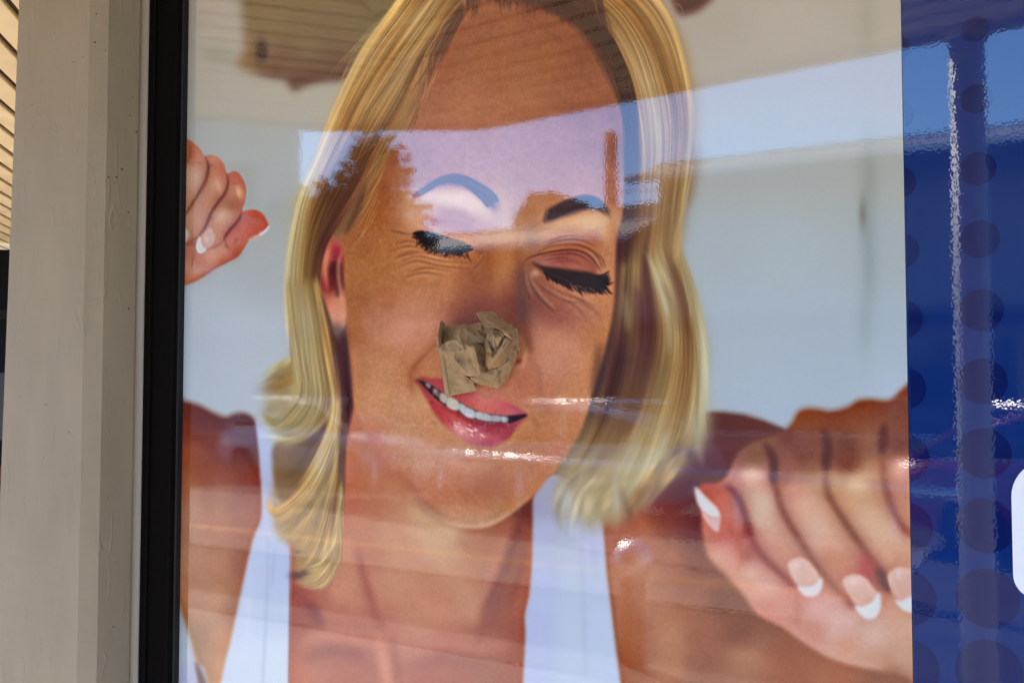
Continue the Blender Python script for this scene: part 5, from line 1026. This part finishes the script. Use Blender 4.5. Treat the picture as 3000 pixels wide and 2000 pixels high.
car(.2, -10.8, A0, (.38, .03, .03), 'red parked car, rightmost of the cars across the road')

# ------------------------------------------------------------------ tube rail and steel ball by the road, added for their glints
railm = mat('galvanised_rail', (.80, .79, .77), .33, .5, metal=1.)
gr = empty('streak_rail', (-12.5, -11.8, -.15)); tag(gr, 'galvanised tube rail added to throw the bright streak mirrored across the chin', 'guard rail')  # made-up rail, glossy so the sun draws a streak along it
v, f = [], []; tube(v, f, (0, 0, .86), (11.5, 4.3, .86), .06, .06, 24); obj('rail', v, f, railm, gr, True)
for i in range(8):
    t = (i+.25)/7.6; v, f = [], []; tube(v, f, (11.5*t, 4.3*t, 0), (11.5*t, 4.3*t, .81), .035, .035, 10); obj('post', v, f, railm, gr, True)
steel = mat('brushed_steel', (.92, .92, .92), .46, .5, metal=1.)
bo = empty('glint_bollard', (-2.34, -4.12, -.22)); tag(bo, 'steel ball on a short shaft, added to throw the bright glint on the shoulder', 'glint_bollard')  # made-up reflector: the ball sends a sun glint into the poster
v, f = [], []; tube(v, f, (0, 0, 0), (0, 0, .72), .07, .07, 20); obj('shaft', v, f, verm, bo, True)
bm = bmesh.new(); bmesh.ops.create_uvsphere(bm, u_segments=32, v_segments=20, radius=.12); bmesh.ops.translate(bm, verts=bm.verts, vec=(0, 0, .80))
me = bpy.data.meshes.new('ball_top'); bm.to_mesh(me); bm.free(); me.materials.append(steel); me.polygons.foreach_set('use_smooth', [True]*len(me.polygons))
o_ = bpy.data.objects.new('ball_top', me); COL.objects.link(o_); o_.parent = bo

# ------------------------------------------------------------------ crumpled brown paper stuck on the printed nose
def kraft():
    m = bpy.data.materials.new('brown_kraft_paper'); m.use_nodes = True
    n = m.node_tree.nodes; l = m.node_tree.links; b = n['Principled BSDF']
    b.inputs['Roughness'].default_value = .78; b.inputs['Specular IOR Level'].default_value = .25
    g = n.new('ShaderNodeNewGeometry')
    a = n.new('ShaderNodeTexNoise'); a.inputs['Scale'].default_value = 55; a.inputs['Detail'].default_value = 6; l.new(g.outputs['Position'], a.inputs['Vector'])
    r = n.new('ShaderNodeValToRGB'); r.color_ramp.elements[0].position = .36; r.color_ramp.elements[1].position = .66
    r.color_ramp.elements[0].color = (.325, .20, .09, 1); r.color_ramp.elements[1].color = (.405, .272, .147, 1); l.new(a.outputs['Fac'], r.inputs[0])
    f = n.new('ShaderNodeTexNoise'); f.inputs['Scale'].default_value = 900; f.inputs['Detail'].default_value = 2; l.new(g.outputs['Position'], f.inputs['Vector'])
    mx = n.new('ShaderNodeMix'); mx.data_type = 'RGBA'; mx.blend_type = 'MULTIPLY'; mx.inputs['Factor'].default_value = .5
    l.new(r.outputs[0], mx.inputs['A'])
    rr = n.new('ShaderNodeValToRGB'); rr.color_ramp.elements[0].color = (.7, .7, .7, 1); rr.color_ramp.elements[1].color = (1.15, 1.15, 1.15, 1); l.new(f.outputs['Fac'], rr.inputs[0]); l.new(rr.outputs[0], mx.inputs['B'])
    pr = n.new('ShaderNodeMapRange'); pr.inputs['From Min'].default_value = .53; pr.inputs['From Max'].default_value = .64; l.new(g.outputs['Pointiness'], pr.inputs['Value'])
    wr = n.new('ShaderNodeMix'); wr.data_type = 'RGBA'; l.new(pr.outputs[0], wr.inputs['Factor']); l.new(mx.outputs['Result'], wr.inputs['A']); wr.inputs['B'].default_value = (.50, .38, .24, 1)  # convex creases lightened: edge highlights and frayed fibre put into the colour
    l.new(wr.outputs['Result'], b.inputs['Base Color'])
    hs_ = []
    for sc_, am in ((70, 1.0), (150, .45)):
        v = n.new('ShaderNodeTexVoronoi'); v.feature = 'DISTANCE_TO_EDGE'; v.inputs['Scale'].default_value = sc_
        wp = n.new('ShaderNodeVectorMath'); wp.operation = 'MULTIPLY_ADD'; l.new(a.outputs['Color'], wp.inputs[0]); wp.inputs[1].default_value = (.02, .02, .02); l.new(g.outputs['Position'], wp.inputs[2]); l.new(wp.outputs[0], v.inputs['Vector'])
        q_ = n.new('ShaderNodeMath'); q_.operation = 'MULTIPLY'; l.new(v.outputs['Distance'], q_.inputs[0]); q_.inputs[1].default_value = am; hs_.append(q_.outputs[0])
    ad = n.new('ShaderNodeMath'); ad.operation = 'ADD'; l.new(hs_[0], ad.inputs[0]); l.new(hs_[1], ad.inputs[1])
    b2 = n.new('ShaderNodeBump'); b2.inputs['Distance'].default_value = .0011; b2.inputs['Strength'].default_value = 1; l.new(ad.outputs[0], b2.inputs['Height'])
    bn = n.new('ShaderNodeBump'); bn.inputs['Distance'].default_value = .0004; bn.inputs['Strength'].default_value = .5; l.new(f.outputs['Fac'], bn.inputs['Height']); l.new(b2.outputs[0], bn.inputs['Normal']); l.new(bn.outputs[0], b.inputs['Normal'])
    return m
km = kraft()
pc = wall(1390, 1020)
pap = empty('crumpled_paper', (pc.x, 0, pc.z)); tag(pap, 'crumpled piece of brown kraft paper stuck over the nose of the printed face', 'paper')
def sheet(name, outline, inner, creases=(), cuts=4, rough=.00045, seed=0, ridges=(), hs=1.25):
    """folded sheet; points are (X, Y, height in mm) on an enlarged view of the paper"""
    pts = [Vector((p[0], p[1])) for p in outline]+[Vector((p[0], p[1])) for p in inner]
    H = [p[2] for p in outline]+[p[2] for p in inner]
    no = len(outline)
    edges = [(i, (i+1) % no) for i in range(no)]+[(a, b) for a, b in creases]
    vo, eo, fo, vmap, _, _ = delaunay_2d_cdt(pts, edges, [list(range(no))], 1, 1e-5)
    hh = []
    for i, p in enumerate(vo):
        src = vmap[i]
        if src: hh.append(H[src[0]])
        else:
            ws = [1/((p-q).length_squared+1) for q in pts]; hh.append(sum(w_*h_ for w_, h_ in zip(ws, H))/sum(ws))
    bm = bmesh.new()
    bv = [bm.verts.new((p.x, p.y, h*hs)) for p, h in zip(vo, hh)]
    for fc in fo:
        try: bm.faces.new([bv[i] for i in fc])
        except ValueError: pass
    bmesh.ops.triangulate(bm, faces=bm.faces[:])
    for c in range(cuts):
        bmesh.ops.subdivide_edges(bm, edges=bm.edges[:], cuts=1, use_grid_fill=True)
        bmesh.ops.triangulate(bm, faces=[q for q in bm.faces if len(q.verts) > 3])
        inn = [q for q in bm.verts if not q.is_boundary]
        bmesh.ops.smooth_vert(bm, verts=inn, factor=.18 if c else .05, use_axis_x=False, use_axis_y=False, use_axis_z=True)
    for q in bm.verts:
        X, Y, h = q.co
        nz = mnoise.noise((X/60+seed*9, Y/60, 2.))*.6+(.5-abs(mnoise.noise((X/130+seed*5, Y/130, 7.))))*1.4+mnoise.noise((X/22, Y/22, seed))*.25+(.5-abs(mnoise.noise((X/55+seed, Y/70, 4.+seed))))*1.3+max(0, .12-abs(mnoise.noise((X/90, Y/90+seed*2, 11.))))*9
        for pl_, wd_, am_ in ridges:
            dm = 1e9
            for (ax, ay), (bx, by) in zip(pl_[:-1], pl_[1:]):
                t_ = max(0, min(1, ((X-ax)*(bx-ax)+(Y-ay)*(by-ay))/((bx-ax)**2+(by-ay)**2)))
                dm = min(dm, math.hypot(X-ax-(bx-ax)*t_, Y-ay-(by-ay)*t_))
            if dm < wd_: h += am_*(1-dm/wd_)**1.5
        h = max(.6, h+nz*rough*1000)
        jx = mnoise.noise((X/45, Y/45, seed+3.))*3 if q.is_boundary else 0
        q.co = wall(1240+(X+jx)/5.228, 880+(Y-jx)/5.228, -h*.001)-Vector(pap.location)
    me = bpy.data.meshes.new(name); bm.to_mesh(me); bm.free()
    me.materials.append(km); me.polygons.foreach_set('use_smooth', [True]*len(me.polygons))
    o = bpy.data.objects.new(name, me); COL.objects.link(o); o.parent = pap
    md = o.modifiers.new('thickness', 'SOLIDIFY'); md.thickness = .0005; md.offset = 0
    return o
sheet('lower_flap', [(205,752,9),(232,762,10),(268,960,8),(300,1150,6),(318,1320,5),(338,1445,5),(375,1466,6),(560,1432,7),(800,1382,9),(786,1310,11),(770,1252,14),(620,1140,20),(500,1010,22),(350,860,20),(262,742,16)],
      [(318,900,14),(350,1150,12),(392,1440,8),(520,1250,11),(450,1050,16),(640,1300,12),(700,1240,14)], [(15,16),(16,17)], seed=1, ridges=(([(300,850),(345,1150),(392,1440)],26,4),([(430,1000),(560,1130),(700,1230)],60,-3),([(420,1300),(600,1330)],60,2)))
sheet('back_corner', [(762,1246,6),(842,1282,4),(822,1335,4),(800,1384,5),(785,1310,6)], [(800,1300,6)], seed=2, cuts=2)
sheet('left_sliver', [(185,572,5),(222,556,7),(232,650,9),(240,745,9),(206,752,5),(216,690,5)], [(215,620,7)], seed=3, cuts=2)
sheet('right_sliver', [(1405,425,9),(1440,430,9),(1456,560,9),(1462,660,8),(1474,762,5),(1440,772,6),(1425,640,9)], [(1442,640,11)], seed=4, cuts=2)
sheet('right_sliver', [(1398,440,14),(1430,446,14),(1444,560,14),(1446,640,12),(1425,640,13)], [(1425,520,17)], seed=4.5, cuts=2)
sheet('lower_sheet', [(1365,600,20),(1440,598,14),(1456,660,12),(1430,702,14),(1424,762,12),(1446,856,8),(1392,960,8),(1345,1080,7),(1300,1190,5),(1258,1252,5),(1190,1310,6),(1132,1346,7),(980,1310,11),(860,1282,14),(780,1250,18),(715,1182,25),(860,1142,24),(955,1112,22),(1050,1050,20),(1200,980,22),(1270,920,22),(1320,740,24)],
      [(1110,1060,24),(1150,1200,16),(1080,1180,21),(1230,1130,17),(1330,930,19),(1390,760,19),(900,1210,21),(1260,1220,8),(1380,920,13)], [(22,24),(24,28)], seed=5, ridges=(([(1110,1060),(1130,1150),(1150,1240)],50,6),([(1180,1080),(1130,1160)],36,-5),([(1220,1010),(1300,940),(1350,850)],50,5),([(1400,700),(1370,800),(1330,900)],40,-4),([(740,1190),(900,1230),(1050,1290)],40,4),([(1200,1300),(1280,1180)],40,-3)))
sheet('back_fold', [(690,385,12),(780,355,10),(860,335,9),(905,352,10),(960,395,12),(1090,430,18),(1080,480,20),(968,505,17),(900,492,14),(830,462,15)], [(880,430,18),(930,440,12),(800,400,15)], [(10,11)], seed=6)
sheet('inner_valley', [(820,455,12),(970,500,15),(985,620,12),(960,760,12),(965,1010,14),(880,980,12),(860,760,12),(900,580,10)], [(920,600,5),(910,800,7)], seed=7)
sheet('main_fold', [(318,372,5),(420,366,6),(520,370,7),(625,358,8),(700,386,11),(770,425,14),(835,472,17),(900,545,20),(962,602,21),(925,640,22),(905,688,20),(930,760,16),(938,850,13),(936,940,13),(962,1030,16),(985,1062,18),(950,1114,22),(860,1148,26),(722,1166,28),(640,1148,28),(500,1012,29),(350,862,27),(246,742,22),(290,668,20),(300,560,13),(312,460,8)],
      [(562,448,26),(540,540,30),(600,695,37),(660,672,33),(772,708,50),(792,752,48),(806,860,44),(832,960,37),(862,1088,31),(345,648,30),(470,610,29),(440,800,38),(560,880,30),(640,800,33),(735,905,35),(680,1010,33),(720,640,26),(840,662,21),(870,800,22),(900,930,17),(700,500,21),(430,480,17),(640,430,20),(760,560,23),(560,980,34),(780,1060,31),(700,690,40),(740,750,41)],
      [(26,27),(27,28),(28,29),(30,31),(31,32),(32,33),(33,34),(35,36),(36,28),(52,30),(30,53)], rough=.00045, seed=8, ridges=(([(562,448),(545,540),(598,690)],60,4),([(345,645),(430,600),(520,625),(600,695)],50,5),([(655,678),(715,712),(770,745)],45,6),([(775,708),(800,790),(838,960),(866,1095)],55,6),([(720,688),(800,682),(930,668)],40,-7),([(560,640),(580,690),(575,740)],40,-4),([(690,800),(720,860),(750,915)],45,-4),([(470,800),(480,880),(520,960)],60,4),([(640,430),(760,520),(860,640)],60,4),([(700,900),(760,1000),(850,1080)],70,-4),([(300,780),(400,860),(520,960),(640,1080)],45,4),([(850,560),(900,620)],30,5)))
sheet('left_flap', [(268,305,30),(300,318,22),(322,342,12),(330,372,7),(312,430,8),(300,500,9),(296,600,14),(290,664,20),(256,722,30),(240,702,36),(228,620,40),(222,535,41),(240,440,38),(255,360,34)], [(270,480,26),(262,600,32),(292,400,17)], [(14,15)], seed=9)
sheet('right_lump', [(1078,452,34),(1130,462,38),(1195,470,40),(1260,520,40),(1310,565,38),(1372,615,32),(1350,690,31),(1325,748,30),(1300,850,29),(1262,938,27),(1235,975,26),(1195,1004,26),(1120,1030,26),(1002,1056,24),(950,992,24),(948,890,27),(950,800,28),(940,720,28),(930,650,25),(960,600,28),(972,545,31),(975,480,31)],
      [(1085,540,47),(1180,560,52),(1240,575,47),(1180,690,46),(1098,812,45),(1290,640,48),(1220,760,55),(1130,880,54),(1060,640,42),(1030,560,44),(1075,720,41),(1010,740,45),(1020,880,46),(1060,960,42),(1180,930,44),(1090,760,39),(1050,800,44),(1120,620,51),(990,640,38)],
      [(24,25),(25,26),(22,39),(30,32),(32,37)], rough=.0005, seed=10, ridges=(([(1245,560),(1180,690),(1095,812)],38,-9),([(1190,475),(1250,565),(1310,600)],34,6),([(1030,540),(1000,610),(1040,690),(1060,750)],34,-7),([(1085,530),(1070,600),(1095,720)],30,7),([(1060,560),(1040,640),(1080,700)],26,-5),([(1085,740),(1065,800),(1075,860)],34,-5),([(1250,600),(1200,720),(1120,850)],34,7),([(960,700),(990,850),(1000,1000)],40,5),([(1300,640),(1270,780),(1220,900)],50,3)))
sheet('bright_fold', [(1205,462,52),(1300,500,51),(1370,552,45),(1432,580,33),(1400,602,36),(1345,600,45),(1290,560,49),(1235,515,51)], [(1320,550,51)], seed=11, cuts=2)
sheet('top_flap', [(808,196,36),(850,180,30),(905,170,24),(980,172,19),(1055,176,15),(1112,190,13),(1140,250,13),(1175,272,14),(1215,282,13),(1255,315,14),(1292,342,15),(1350,362,13),(1408,428,15),(1425,500,24),(1442,572,36),(1405,582,45),(1370,530,56),(1330,498,61),(1220,466,62),(1150,436,62),(1080,414,60),(1010,402,59),(945,402,58),(910,345,50),(870,290,43)],
      [(900,240,34),(1000,300,44),(1130,300,28),(1180,380,43),(1300,430,42),(1250,390,33),(1100,370,53),(1350,460,38),(1060,230,22)], [(25,26),(27,28)], rough=.00045, seed=12, ridges=(([(900,190),(960,280),(1060,330)],45,5),([(1110,200),(1130,290),(1180,330)],45,-6),([(1210,290),(1200,360),(1140,400)],40,5),([(1300,350),(1270,410),(1210,430)],40,-5),([(1400,440),(1330,460),(1290,440)],40,4)))
